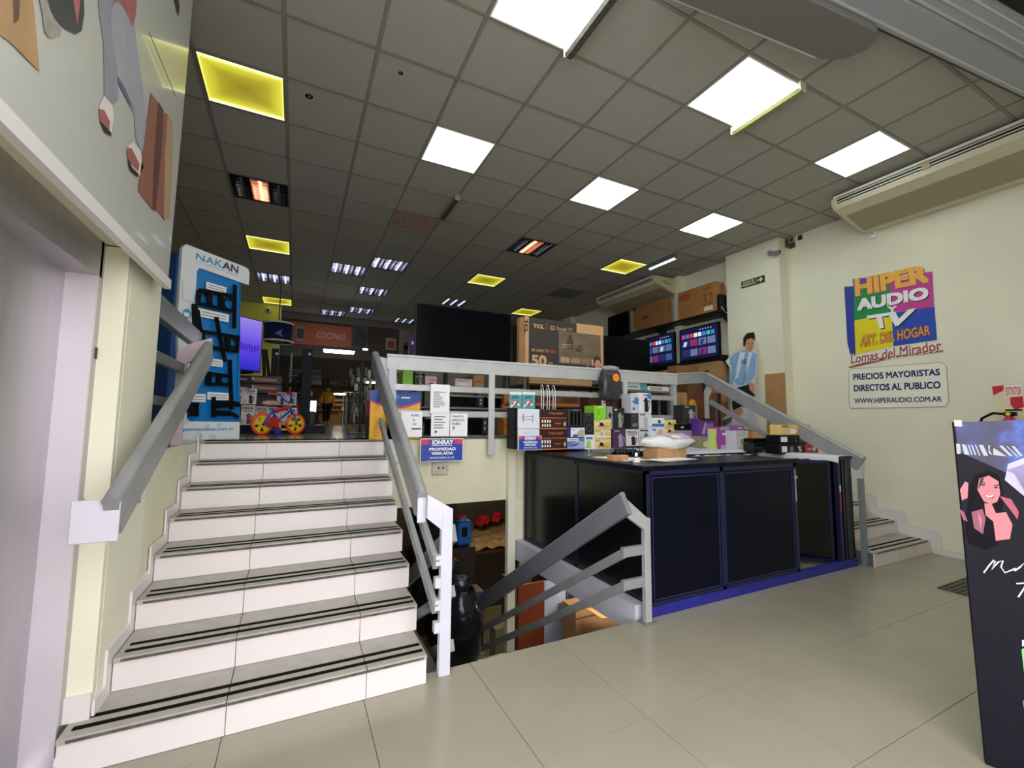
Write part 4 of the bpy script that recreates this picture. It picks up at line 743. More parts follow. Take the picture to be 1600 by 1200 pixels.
carton('grey_box', 'pale teal and white box lying on the railing shelf right of the wrapped bag', 'box', 975, 1011, 598, 609, 4.45, .12, mat('#d6dcd6', .5), [('r', .7, 1, 0, 1, TEAL), ('r', .15, .6, .3, .5, TEAL)])
t = carton('printed_box', 'slim white box with black pattern poking over the railing', 'box', 1013, 1046, 604, 611, 4.45, .1, WHITE, [('r', .1+.08*i, .14+.08*i, .2, .8, INK) for i in range(7)])
# intercom plate on the fascia
a = at(675, 742, 'Y', EDGE-.02); b = at(700, 722, 'Y', EDGE-.02); t = thing('socket_box', 'dull metal socket box on the fascia below the alarm sign', 'socket', ((a.x+b.x)/2, EDGE-.02, a.z)); w_, h_ = b.x-a.x, b.z-a.z
part('plate', MB().box(-w_/2, w_/2, -.01, .019, 0, h_), mat('#c4bfae', .5, noise=.2, nscale=20), t, .003)
for x in (-.02, .03): part('socket_hole', MB().cyl(.011, -.012, -.01, (x, 0, h_*.55), 'Y', 10), INK, t)
# ================================================================ UPPER FLOOR, RIGHT: WALL SHELVES WITH TELEVISIONS
WX = 6.0
def wallshelf(z, y0, y1, lab):
    t = thing('wall_shelf', lab, 'shelf', (6.15, (y0+y1)/2, z)); h_ = (y1-y0)/2
    part('board', MB().box(-.2, .19, -h_, h_, -.03, 0), BLACK, t)
    for y in (-h_+.05, 0, h_-.05): part('bracket', MB().box(.15, .188, y-.015, y+.015, -.3, -.03).prism([(-.1, y-.01, -.03), (.16, y-.01, -.03), (.16, y-.01, -.2)], (0, .02, 0)), DGREY, t)
    return t
wallshelf(3.20, 4.68, 7.6, 'upper black shelf with cartons on the right wall'); wallshelf(2.44, 4.68, 7.6, 'lower black shelf under the lit televisions on the right wall')
part('rail_channel', MB().box(6.28, 6.338, 4.68, 4.76, 1.3, 3.17), mat('#b5b5a0', .5), None).name = 'wall_duct'
tag(bpy.data.objects['wall_duct'], 'pale vertical cable duct on the wall beside the pier', 'duct')
def wbox(name, lab, cat, y0, y1, z0, z1, m, specs=(), d=.16, x=WX, group=None, body='box_body'):   # box standing against the right wall, face towards -X
    t = thing(name, lab, cat, (x+d/2, (y0+y1)/2, z0), -PI/2, group); w_ = y1-y0; h_ = z1-z0
    part(body, MB().box(-w_/2, w_/2, -d/2, d/2, 0, h_), m, t, .003); deco(t, w_, d, h_, specs); return t
TB = mat('#a5703c', .75, noise=.12, nscale=5)
wbox('television_carton', 'brown television carton with a large outline 32 on the upper shelf', 'box', 4.74, 5.52, 3.201, 3.70, TB, [('r', .02, .33, .66, .88, mat('#9a4a34', .6)), ('t', '32', .66, .93, .28, .68, mat('#7a4c26', .7), -.02), ('r', .70, .92, .10, .24, mat('#d8d4c0', .6)), ('r', .68, .88, .82, .87, mat('#83502c', .7)), ('r', .1, .4, .3, .32, CARDD)], d=.2)
t = wbox('television_carton', 'brown television carton with small dark lettering on the upper shelf', 'box', 5.86, 6.66, 3.201, 3.70, mat('#93643a', .8, noise=.12), [('t', 'noblex', .3, .5, .42, .56, INK, .03), ('r', .52, .72, .47, .50, CARDD), ('r', .96, 1, 0, 1, CARDD), ('p', [(.0, 1), (.1, 1), (.0, .8)], INK), ('e', .06, .08, .05, .07, mat('#c78a2a', .6))], d=.2)
wbox('television', 'dark switched-off television on the upper shelf reflecting a yellow light', 'television', 6.95, 7.6, 3.201, 3.72, BLACK, [('r', .02, .98, .06, .96, SCREEN)], d=.05, x=6.1)
SCR = lambda c_, e=1.0: emis(c_, e*.36)
def smart(lab, y0, y1, z0, z1):
    t = thing('television', lab, 'television', (6.10, (y0+y1)/2, z0), -PI/2, None); w_, h_ = y1-y0, z1-z0
    part('bezel', MB().box(-w_/2, w_/2, -.025, .025, 0, h_), BLACK, t, .003); part('screen', MB().box(-w_/2+.02, w_/2-.02, -.0265, -.025, .04, h_-.02), SCR('#10123a', .5), t)
    part('foot', MB().box(-w_/2+.1, -w_/2+.14, -.06, .06, -.018, 0).box(w_/2-.14, w_/2-.1, -.06, .06, -.018, 0), BLACK, t)
    rn = random.Random(int(y0*10)); X = lambda a: -w_/2+.02+a*(w_-.04); Z = lambda b: .04+b*(h_-.06)
    for i, c_ in enumerate(('#c83a8a', '#3a78d0', '#d83838', '#d8dce8', '#d0d8e8', '#3f6fd0', '#2fa8b0', '#2f78b8')):
        part('app_tile', MB().poly([(X(a), -.0275, Z(b)) for a, b in ((.05+.112*i, .70), (.14+.112*i, .70), (.14+.112*i, .83), (.05+.112*i, .83))]), SCR(c_, .6), t)
    for j, zz in enumerate((.40, .08)):
        for i in range(4):
            c_ = rn.choice(('#3a5698', '#5a78b0', '#26306a', '#8a3070', '#6a78a8', '#3f5fa0', '#1f2a60'))
            part('app_tile', MB().poly([(X(a), -.0275, Z(b)) for a, b in ((.05+.23*i, zz+.02), (.25+.23*i, zz+.02), (.25+.23*i, zz+.24), (.05+.23*i, zz+.24))]), SCR(c_, .4), t)
            0 if i % 2 else part('app_tile', MB().poly([(X(a), -.0280, Z(b)) for a, b in ((.08+.23*i, zz+.04), (.16+.23*i, zz+.04), (.2+.23*i, zz+.18), (.12+.23*i, zz+.2))]), SCR(rn.choice(('#dfe6f8', '#26306a', '#7a9ae0')), .4), t)
    for i in range(5): part('app_dot', MB().poly([(X(a), -.0275, Z(b)) for a, b in ((.55+.07*i, .90), (.57+.07*i, .90), (.57+.07*i, .93), (.55+.07*i, .93))]), SCR('#c8ccd8', .8), t)
    return t
smart('larger lit smart television with rows of app tiles beside the pier', 4.77, 5.58, 2.459, 3.05); smart('lit smart television with app tiles left of the larger one', 5.70, 6.45, 2.459, 3.05)
part('box_small', MB().box(5.98, 6.2, 4.69, 4.76, 2.441, 2.49), BLACK).name = 'remote_box'; tag(bpy.data.objects['remote_box'], 'small black box at the near end of the lower shelf', 'box')
t = thing('wall_speaker', 'black box with tangled white cables at the end of the upper shelf', 'device', (6.1, 4.70, 3.201)); part('case', MB().box(-.09, .08, -.018, .03, 0, .27), BLACK, t, .004)
part('cable', MB().tube([(-.05, -.03, .02), (-.1, -.05, .06), (-.05, -.06, .0), (.02, -.05, -.04), (.1, -.04, .05), (.04, -.03, .09)], .005, 6), LGREY, t); part('cable', MB().tube([(.07, .0, .27), (.08, -.02, .38), (.04, .03, .45)], .004, 6), BLACK, t)
# cartons stacked under the lower shelf
wbox('television_carton', 'wide carton with dark screen print under the lower shelf', 'box', 4.72, 5.62, 1.75, 2.40, CARD, [('p', [(.25, .25), (.78, .2), (.78, .8), (.45, .72)], mat('#4a3a30', .6)), ('t', 'Hisense', .08, .2, .7, .8, INK)], d=.16)
wbox('television_carton', 'wide carton behind the one with the screen print', 'box', 5.66, 6.5, 1.75, 2.36, CARD, [('r', .4, .48, .55, .95, mat('#3c3440', .6)), ('r', .7, 1, 0, 1, CARDL)], d=.16)
wbox('television_carton', 'lowest brown carton on the floor by the pier', 'box', 4.72, 5.7, UF, 1.748, CARDD, [('t', 'LG', .1, .2, .6, .8, INK), ('r', .7, .73, 0, 1, INK), ('r', .25, .6, .1, .7, mat('#3a2a20', .6))], d=.16)
# ---- cardboard cutout of a footballer
cp = at(1165, 668, 'X', 6.0)
CU = thing('footballer_cutout', 'flat cardboard cutout of a player in sky blue and white striped shirt', 'cutout', (6.02, 4.35, UF))
def cu(pts, m, off=0, nm='print', th=None):
    P = [at(x, y, 'X', 6.02-off)-Vector((6.02, 4.35, UF)) for x, y in pts]
    return part(nm, MB().prism(P, (.006, 0, 0)) if th else MB().poly(P), m, CU)
c8 = lambda pts: [(940+x*.1625, 390+y*.1625) for x, y in pts]        # coordinates of the upper enlargement
d8 = lambda pts: [(960+x*.1625, 560+y*.1625) for x, y in pts]        # and of the lower one
cu(c8([(1400, 800), (1465, 790), (1480, 850), (1475, 960), (1500, 1020), (1490, 1200)])+d8([(1350, 220), (1355, 375), (1300, 300), (1230, 470), (1330, 490), (1400, 690), (1000, 665), (1020, 600), (1150, 480), (1130, 400)])+c8([(1240, 1150), (1190, 1075), (1260, 990), (1360, 950), (1355, 860)]), mat('#d8d6cc', .6), 0, 'board', .006)
SKY = mat('#86b4e0', .6, noise=.1); JW = mat('#dfe4ea', .6)
cu(c8([(1375, 960), (1440, 970), (1490, 1010), (1480, 1200)])+d8([(1290, 265), (1100, 250)])+c8([(1255, 1120), (1200, 1080), (1280, 1000)]), SKY, .002)
for a_, b_ in (((1330, 1385), (1270, 1320)), ((1415, 1450), (1370, 1400))):
    cu(c8([(a_[0], 985), (a_[1], 985), (b_[1]-10, 1230), (b_[0]-15, 1260)])+d8([(b_[1]-130, 262), (b_[0]-130, 255)]), JW, .003)
cu(c8([(1195, 1070), (1225, 1040), (1240, 1090), (1215, 1110)]), JW, .0035)
cu(c8([(1370, 880), (1385, 850), (1450, 840), (1468, 900), (1462, 950), (1435, 985), (1400, 985), (1380, 940)]), SKIN, .003); cu(c8([(1362, 930), (1362, 850), (1395, 805), (1465, 793), (1475, 835), (1470, 880), (1445, 850), (1395, 865), (1378, 930)]), HAIR, .004)
cu(c8([(1405, 905), (1425, 900), (1425, 907), (1406, 912)]), HAIR, .005); cu(c8([(1440, 898), (1458, 893), (1458, 900), (1441, 905)]), HAIR, .005); cu(c8([(1420, 952), (1447, 945), (1445, 953), (1424, 960)]), mat('#8f4a42', .6), .005); cu(c8([(1432, 905), (1440, 930), (1428, 932)]), mat('#a8745c', .6), .005)
quadtext('10', [at(x, y, 'X', 6.014)-Vector((6.02, 4.35, UF)) for x, y in c8([(1345, 1105), (1388, 1098), (1388, 1050), (1345, 1057)])], INK, CU, .01)
cu(d8([(1150, 290), (1290, 250), (1350, 350), (1340, 380), (1225, 340), (1230, 460), (1140, 500), (1130, 430)]), mat('#17181c', .6), .003)
cu(d8([(1140, 500), (1225, 470), (1240, 520), (1200, 560), (1150, 530)]), SKIN, .003); cu(d8([(1020, 600), (1140, 560), (1120, 610), (1060, 650), (1020, 640)]), mat('#5d6a66', .6), .003)
cu(d8([(1280, 490), (1350, 520), (1370, 600), (1330, 690), (1260, 640)]), mat('#c6c9d8', .6), .003); part('stand_leg', MB().bar((.006, .05, 1.0), (.10, .05, .02), .03, .01), CARD, CU)
cu(d8([(1290, 230), (1345, 240), (1350, 350), (1300, 300)]), SKIN, .0035)
p = at(1188, 600, 'X', 6.13); t = thing('plank_panel', 'tan wooden board leaning on the pier behind the cutout', 'board', (6.12, 3.93, UF)); part('board', MB().box(-.015, .015, -.16, .12, 0, .90), mat('#b08458', .6, noise=.12), t)
t = thing('cable_loop', 'thin white cable drooping on the wall behind the cutout', 'cable', (6.2, 4.7, 1.9)); part('wire', MB().tube([(0, .25, .35), (0, .2, .1), (0, .05, -.1), (0, -.05, -.25)], .006, 5), LGREY, t)

# ================================================================ UPPER FLOOR BEHIND THE RAILING
def rack(lab, x0, x1, y0, y1, zs, m=DGREY):
    t = thing('shelving_rack', lab, 'rack', ((x0+x1)/2, (y0+y1)/2, UF)); w_, d = (x1-x0)/2, (y1-y0)/2
    for sx in (-1, 1):
        for sy in (-1, 1): part('post', MB().box(sx*w_-.012, sx*w_+.012, sy*d-.012, sy*d+.012, 0, zs[-1]-UF-.021), m, t)
    for z in zs: part('shelf', MB().box(-w_-.01, w_+.01, -d-.01, d+.01, z-UF-.02, z-UF), m, t)
    return t
rack('metal shelving behind the white notices, ovens on it', 1.20, 2.50, 4.72, 5.22, (1.24, 1.56, 1.80, 2.09), MGREY); rack('dark shelving under the big cardboard television box', 2.56, 4.15, 4.75, 5.30, (1.24, 1.60, 1.88, 2.09), mat('#4a2c1c', .5))
def tv(lab, px0, px1, yt, zb, Y, tilt=0, m=SCREEN, rz=0):
    a = at(px0, yt, 'Y', Y); b = at(px1, yt, 'Y', Y); w_ = b.x-a.x; h_ = a.z-zb-.03
    t = thing('television', lab, 'television', ((a.x+b.x)/2, Y, zb), rz)
    part('bezel', MB().box(-w_/2, w_/2, -.0, .03, .03, h_+.03), mat('#1c1d22', .4, .5), t, .003); part('screen', MB().box(-w_/2+.01, w_/2-.01, -.002, 0, .045, h_+.02), m, t)
    part('back_cover', MB().box(-w_/2+.15, w_/2-.15, .03, .07, .08, h_-.05), BLACK, t, .01)
    for s in (-1, 1): part('foot', MB().box(s*w_*.38-.02, s*w_*.38+.02, -.08, .10, 0, .03), BLACK, t)
    return t
tv('large switched-off television standing behind the white railing', 650, 799, 472, 2.091, 4.95)
tv('narrow dark television standing behind between the big one and the carton', 800, 813, 508, 2.091, 5.12, rz=0) if False else None
carton('flat_screen', 'dark flat screen edge standing left of the big television carton', 'television', 800.5, 811, 508, 575, 5.10, .05, BLACK, z0=2.091)
KB = mat('#3a322e', .6)
t = carton('television_carton', 'big brown and black television carton with a large 50 behind the railing', 'box', 826, 943, 503, 575, 4.92, .16, CARDL, [
 ('r', 0, .62, .0, 1, KB), ('r', 0, .96, 0, .14, KB), ('r', .38, .96, .14, .80, mat('#7a6650', .6, noise=.3, nscale=6)), ('r', .62, 1, .80, 1, CARDL),
 ('t', 'TCL', .05, .19, .80, .88, CARDL, .05), ('r', .225, .228, .78, .92, CARDL), ('r', .27, .32, .80, .88, CARDL), ('r', .28, .31, .82, .86, KB), ('t', 'Google TV', .345, .56, .79, .88, CARDL, .01),
 ('t', '4K UHD TV', .03, .25, .33, .39, CARDL, .01), ('r', .265, .33, .33, .39, RED), ('t', '50', .03, .22, .05, .27, CARDL, .04), ('r', .24, .3, .08, .10, CARDL), ('r', .24, .3, .12, .14, CARDL), ('r', .24, .3, .04, .06, CARDL),
 ('r', .40, .52, .16, .27, mat('#b59a78', .6)), ('r', .54, .66, .16, .27, mat('#a58a68', .6)), ('r', .68, .80, .16, .27, mat('#8f7658', .6)), ('r', .82, .95, .14, .27, mat('#d0b088', .6)),
 ('p', [(.48, .45), (.56, .44), (.57, .62), (.53, .70), (.49, .6)], mat('#4a3c32', .6)), ('p', [(.60, .44), (.68, .42), (.70, .52), (.64, .56)], mat('#55463a', .6)), ('e', .53, .70, .022, .04, mat('#3a2e28', .6)),
 ('r', .42, .55, .52, .535, CARDL), ('r', .42, .53, .47, .485, CARDL), ('r', .74, .745, .02, .17, RED), ('r', .76, .765, .02, .17, WHITE), ('r', .78, .785, .02, .17, RED), ('r', .42, .44, .03, .1, RED), ('r', .46, .6, .05, .08, CARDL),
 ('e', .90, .22, .055, .13, KB), ('e', .905, .17, .045, .10, SKIN), ('p', [(.82, 0), (1, 0), (1, .08), (.94, .12), (.86, .1)], mat('#c9a985', .6))], z0=2.091, side=CARDL)
w_, h_ = t['w'], t['h']; part('side_panel', MB().box(-w_/2-.05, -w_/2-.002, -.08, .07, 0, h_*1.02), CARDL, t); part('side_panel', MB().prism([(-w_/2-.05, -.08, 0), (-w_/2-.10, .0, 0), (-w_/2-.10, .07, 0), (-w_/2-.05, .07, 0)], (0, 0, h_*1.0)), CARD, t)
letter('TCL', (-w_/2-.06, -.068, h_*.95), (0, 0, -h_*.28), (.03, -.04, 0), INK, t, .04)
rack('narrow rack behind the railing holding the pale teal box', 3.80, 4.60, 4.44, 4.62, (1.24, at(990, 609.5, 'Y', 4.45).z-.002), MGREY)
tv('dark television tilted back right of the big carton', 944, 1015, 524, 2.0, 5.42)
rack('low dark rack under the tilted dark television', 4.22, 5.2, 5.2, 5.7, (1.24, 1.6, 1.999), BLACK)
# goods seen between the rails, left part
Y4 = 4.80
def goods(name, lab, cat, px0, px1, yt, z0, m, specs=(), Y=Y4, d=.28, grp='goods on the shelving behind the railing', rz=0): return carton(name, lab, cat, px0, px1, yt, yt+20, Y, d, m, specs, grp, z0=z0, rz=rz)
OV = mat('#101113', .15)
ovd = [('r', .0, 1, .9, 1, SILVER), ('r', .03, .74, .08, .82, BLACKG), ('r', .80, .97, .08, .9, DGREY), ('e', .885, .65, .035, .1, LGREY), ('e', .885, .35, .035, .1, LGREY)]
goods('toaster_oven', 'small black oven with silver top edge on the low shelf, leftmost', 'oven', 664, 703, 652, 1.241, OV, ovd); goods('toaster_oven', 'black oven on the low shelf right of the leftmost oven', 'oven', 722, 762, 650, 1.241, OV, ovd)
goods('toaster_oven', 'black oven on the middle shelf behind the notices', 'oven', 703, 757, 618, 1.561, OV, ovd); goods('toaster_oven', 'black oven at the right end of the middle shelf', 'oven', 760, 789, 620, 1.561, OV, ovd)
goods('metal_pan', 'stack of grey pans beside the leftmost small oven', 'pan', 641, 663, 660, 1.241, mat('#5d6663', .3, .6), [('r', 0, 1, .3, .36, LGREY), ('r', 0, 1, .6, .66, LGREY)])
goods('pink_box', 'pale pink box with red print on the upper shelf', 'box', 664, 682, 588, 1.801, mat('#d8c4c8', .5), [('r', .2, .9, .5, .7, mat('#b98a90', .5)), ('p', [(.1, .1), (.8, .1), (.6, .4)], RED)]); goods('pink_box', 'pale pink box under the long notice side', 'box', 711, 738, 592, 1.801, mat('#d9c8ca', .5), [('r', .1, .8, .7, .8, mat('#b08088', .5)), ('r', .2, .7, .2, .5, mat('#e6dcd8', .5))])
goods('brown_box', 'small brown box beside the right pale pink box', 'box', 740, 756, 586, 1.801, CARD, [('r', .1, .9, .4, .5, CARDD)])
t = goods('green_pot', 'lime green pot on the upper shelf at the left', 'pot', 629, 645, 579, 1.801, GREEN, []); 
t = thing('desk_fan', 'small black desk fan lying under the lime green pot', 'fan', (1.0, 4.85, 1.801)) if False else None
goods('kettle', 'grey rounded kettle beside the lime green pot', 'kettle', 648, 661, 586, 1.801, mat('#454a48', .35), [('r', .1, .9, .8, .9, LGREY)])
for (x0, x1, yt, z0, z1n) in ((788, 806, 654, 1.241, 'lowest orange box right of the ovens'), (786, 804, 632, 1.42, 'orange box with red band in the middle right of the ovens')):
    goods('orange_box', z1n, 'box', x0, x1, yt, z0, mat('#d98a35', .5), [('r', 0, 1, .5, .65, RED), ('r', .2, .8, .2, .3, mat('#b86a20', .5))], Y=4.74, d=.2)
goods('orange_box', 'upper orange box right of the ovens', 'box', 788, 806, 612, 1.59, mat('#c97d30', .5), [('r', .1, .9, .1, .25, mat('#8a4a1a', .5))], Y=4.74, d=.2)
goods('long_carton', 'long flat brown carton below the big television box', 'box', 822, 925, 588, 1.881, CARDL, [('r', .05, .5, .3, .36, CARDD)], Y=4.78)
goods('brown_cabinet', 'brown box with black print behind the white cables', 'box', 838, 905, 618, 1.601, mat('#7c4a34', .6), [('r', 0, 1, .0, .25, mat('#c07838', .5)), ('r', .15, .4, .5, .8, INK), ('r', .6, .95, .4, .8, mat('#5a2f22', .5))], Y=4.78)
goods('brown_cabinet', 'low brown box behind the wall mount boxes', 'box', 838, 905, 652, 1.241, mat('#8a5434', .6), [('r', .1, .9, .6, .7, ORANGE)], Y=4.78)
goods('brown_cabinet', 'dark red-brown box behind the lime green box', 'box', 920, 966, 618, 1.241, mat('#6a3a28', .6), [('r', .2, .8, .1, .15, ORANGE), ('r', .1, .3, .6, .8, mat('#8a4a30', .5))], Y=4.78, d=.2)
goods('brown_cabinet', 'brown box behind the black speaker box', 'box', 985, 1015, 622, 1.241, mat('#5c3a2c', .6), [('r', .2, .7, .3, .6, mat('#2f241e', .5)), ('r', .1, .4, .7, .85, OLIVE)], Y=4.72, d=.28)
goods('microwave_oven', 'black microwave oven behind the small white and blue boxes', 'oven', 1018, 1047, 620, 1.241, BLACK, [('r', .04, .7, .1, .9, BLACKG), ('r', .76, .96, .1, .9, DGREY)], Y=4.72, d=.3)
t = goods('tall_carton', 'tall narrow brown carton with vertical lettering right of the microwave', 'box', 1055, 1074, 613, UF, CARD, [], Y=4.62, d=.2)
letter('HEEPJC', (.02, -.1015, .12), (0, 0, t['h']*.7), (-.04, 0, 0), CARDD, t, .03)
goods('tall_carton', 'tall dark brown carton right of the lettered one, yellow sticker on it', 'box', 1075, 1098, 600, UF, mat('#6d4a30', .7), [('e', .3, .62, .25, .08, YELLOW)], Y=4.72, d=.2)
goods('tall_carton', 'brown carton with black stripe behind the sloping rail', 'box', 1105, 1128, 614, UF, mat('#7a4c34', .7), [('r', .7, .9, 0, 1, INK), ('r', .1, .5, .2, .7, mat('#4a2f24', .6))], Y=4.50, d=.2)
goods('tall_carton', 'wide brown carton behind the corner of the railing', 'box', 1058, 1092, 572, UF, CARDD, [('r', .1, .7, .55, .75, mat('#4a3a30', .6))], Y=5.0, d=.2)
# blue and yellow carton at the head of the stairs
a = at(583, 688, 'Y', 4.56); YB = thing('yellow_carton', 'blue and yellow carton with magenta curve standing at the head of the stairs', 'box', (.90, 4.60, UF))
w_, h_ = .50, .485; part('box_body', MB().box(-w_/2, w_/2, -.13, .13, 0, h_), YELLOW, YB, .002)
part('side_panel', MB().box(-w_/2-.002, -w_/2-.0008, -.128, .128, .002, h_*.45), mat('#1a1c4a', .5), YB); part('side_panel', MB().box(-w_/2-.002, -w_/2-.0008, -.128, .128, h_*.45, h_*.8), MAG, YB); part('side_panel', MB().box(-w_/2-.002, -w_/2-.0008, -.128, .128, h_*.8, h_-.002), mat('#c8b4b0', .5), YB)
curve = [(-w_/2+w_*i/12, .13 and -.132, h_*(.80-.14*math.sin(PI*i/12))) for i in range(13)]
part('print', MB().poly([(x, -.1315, z) for x, _, z in curve]+[(w_/2, -.1315, h_), (-w_/2, -.1315, h_)]), mat('#1d4aa0', .45), YB)
part('print', MB().poly([(x, -.1325, z-.016) for x, _, z in curve]+[(x, -.1325, z+.004) for x, _, z in reversed(curve)]), MAG, YB)
part('print', MB().poly([(x, -.1325, z) for x, z in ell(.08, .20, .085, .085, 24)]), MAG, YB); letter('24', (.02, -.134, .17), (.11, 0, 0), (0, 0, .06), WHITE, YB, .04); letter('TV', (-.02, -.1335, .40), (.05, 0, 0), (0, 0, .035), mat('#5fa0e0', .5), YB, .02)
part('print', MB().box(.05, .14, -.134, -.1335, .41, .425), WHITE, YB)
for i in range(4): letter('- A B C D', (-.22, -.1335, .03+.03*i), (.10, 0, 0), (0, 0, .012), mat('#8a6a10', .5), YB, 0)

# ---- blue display of mounts at the left
SA, SB_ = Vector((-.95, 4.66, 0)), Vector((-.47, 5.21, 0)); ud = (SB_-SA).normalized(); nd = Vector((ud.y, -ud.x, 0)); WS = (SB_-SA).length; mid = (SA+SB_)/2
angS = math.atan2(ud.y, ud.x)
DS = thing('mount_display', 'tall blue and white display stand with lettered white header', 'display stand', (mid.x, mid.y, UF), angS)
def sp2(px, py, off=0):                     # sight line onto the stand's front plane, in the stand's own frame
    d = _f+_R*((px-800)/FPX)-_U*((py-600)/FPX); o = Vector((0, 0, EYE)); q0 = mid+nd*off; k_ = (q0-o).dot(nd)/d.dot(nd); P = o+d*k_; v = P-mid
    return (v.dot(ud), -off, P.z-UF)
def sd(pts, m, off, nm='print', th=0):
    P = [sp2(x, y, off) for x, y in pts]
    return part(nm, MB().prism(P, (0, th, 0)) if th else MB().poly(P), m, DS)
DW = mat('#e2e6ea', .35); DB = mat('#1479c4', .35); DB2 = mat('#0e4a8c', .4)
e5 = lambda pts: [(240+x*.15, 360+y*.15) for x, y in pts]; e6 = lambda pts: [(240+x*.15, 540+y*.15) for x, y in pts]
P0 = sp2(283, 388); P1 = sp2(376, 430)
part('body', MB().box(P0[0], sp2(376, 500)[0], .03, .20, .0, P0[2]-.02), DB2, DS, .01)
sd(e5([(300, 185), (330, 148), (350, 146), (940, 375), (985, 400), (1000, 445), (992, 568), (905, 540), (500, 398), (470, 396), (452, 425), (445, 560), (410, 940)])+e6([(345, 700), (345, 760), (375, 790), (898, 795), (893, 962), (232, 995), (255, 500)])+e5([(255, 830)]), DW, .0, 'front_frame', .03)
sd(e5([(452, 425), (470, 396), (500, 398), (905, 540)])+e6([(898, 795), (375, 790), (345, 760), (345, 700)]), DB, -.02, 'back_panel')
sd(e5([(905, 545), (915, 547)])+e6([(872, 300), (868, 790), (862, 790)]), mat('#0f5fa0', .4), -.01)
quadtext('NAKAN', [sp2(*q, .003) for q in e5([(440, 298), (878, 450), (885, 372), (448, 235)])], mat('#1e8fc8', .4), DS, .005)
quadtext('SOPORTES', [sp2(*q, .003) for q in e5([(440, 330), (878, 482), (878, 465), (440, 312)])], LGREY, DS, 0)
quadtext('AN', [sp2(*q, .0045) for q in e5([(718, 395), (878, 450), (885, 372), (724, 322)])], mat('#28303c', .4), DS, .012)
quadtext('soportesnakan.com.ar', [sp2(*q, .003) for q in e6([(236, 905), (832, 892), (834, 846), (240, 852)])], mat('#2a86c8', .4), DS, .01)
sd([(e5([(345+45*math.cos(q), 870+55*math.sin(q))])[0]) for q in [2*PI*i/20 for i in range(20)]], mat('#1ea0d0', .4), .002); sd(e5([(312, 850), (375, 862), (368, 905), (320, 890)]), WHITE, .003)
sd(e5([(298, 520), (305, 520), (303, 715), (445, 750), (455, 590), (460, 590), (452, 760), (296, 722)]), LGREY, .002)
for i, (x, y, r_) in enumerate(((470, 940, 45), (610, 960, 40), (340, 790, 30), (560, 840, 28), (680, 830, 30))): sd([e6([(x+r_*math.cos(q), y+r_*math.sin(q))])[0] for q in [2*PI*k_/12 for k_ in range(12)]], mat('#cfd3d6', .4), .001)
for i, q in enumerate((e5([(548, 532), (760, 595), (752, 665), (545, 605)]), e5([(468, 808), (788, 878), (780, 958), (465, 895)]), e6([(605, 135), (725, 150), (718, 225), (600, 212)]), e6([(560, 482), (785, 495), (783, 572), (558, 562)]), e6([(400, 500), (545, 505), (540, 590), (400, 585)]))):
    sd(q, WHITE, .0, 'price_label'); 
    for j in range(2):
        f_ = lambda u_, v_: tuple((q[3][k_]*(1-u_)+q[2][k_]*u_)*(1-v_)+(q[0][k_]*(1-u_)+q[1][k_]*u_)*v_ for k_ in (0, 1))
        sd([f_(.1, .25+.35*j), (f_(.9, .25+.35*j)), f_(.9, .37+.35*j), f_(.1, .37+.35*j)], mat('#9aa0aa', .5), .0015)
def mount(lab, bars, discs=(), off=.02):
    P = [sp2(*q, off) for b_ in bars for q in b_[:2]]
    cx_ = sum(p_[0] for p_ in P)/len(P); zc_ = min(p_[2] for p_ in P)
    L = DS.matrix_basis if False else Matrix.Translation(DS.location) @ Matrix.Rotation(angS, 4, 'Z')
    t = thing('screen_mount', lab, 'mount', L @ Vector((cx_, -off-.02, zc_)), angS, 'screen mounts on the blue display')
    for a_, b_, w2 in bars:
        A_ = Vector(sp2(*a_, off)); B_ = Vector(sp2(*b_, off)); o_ = Vector((cx_, -off-.02, zc_))
        part('arm', MB().bar(A_-o_, B_-o_, .02, w2), mat('#0a0b0d', .5, spec=.15), t)
    for (x, y, r_) in discs:
        C_ = Vector(sp2(x, y, off))-Vector((cx_, -off-.02, zc_)); part('ring', MB().tube([C_+Vector((r_*math.cos(q), .0, r_*math.sin(q))) for q in [2*PI*k_/18 for k_ in range(18)]], .008, 6, True), mat('#0a0b0d', .5, spec=.15), t)
    return t
mount('double-ring black mount near the top of the blue display', [((311, 453), (368, 463), .03), ((310, 474), (367, 487), .03), ((311, 453), (310, 475), .03), ((327, 457), (328, 478), .045), ((345, 460), (346, 482), .045), ((367, 445), (366, 513), .03)], [(316, 466, .055), (358, 475, .055)])
mount('black mount with long slanted arm in the middle of the display', [((311, 517), (374, 527), .03), ((313, 540), (372, 549), .035), ((338, 495), (347, 545), .03), ((347, 545), (352, 565), .03), ((315, 520), (316, 540), .05), ((355, 527), (356, 548), .05), ((372, 525), (370, 550), .03)], [(363, 535, .045)])
mount('black slotted plate mount under the slanted one', [((324, 583), (362, 588), .03), ((323, 600), (362, 601), .03), ((326, 585), (326, 600), .05), ((341, 585), (341, 600), .03), ((359, 562), (362, 640), .03)], [(352, 593, .045)])
mount('small black hook mount at the left of the display', [((293, 632), (310, 632), .03), ((295, 648), (309, 649), .02), ((308, 630), (308, 649), .02), ((290, 641), (306, 640), .03)], [(301, 640, .03)])
mount('folding black wall mount at the bottom of the display', [((334, 620), (334, 652), .03), ((334, 632), (358, 631), .07), ((334, 645), (360, 646), .05), ((358, 630), (374, 632), .05), ((362, 646), (372, 652), .03)])
mount('tall black double arm at the left edge of the display', [((304, 475), (306, 545), .04), ((308, 484), (313, 520), .035), ((306, 545), (304, 572), .03)])

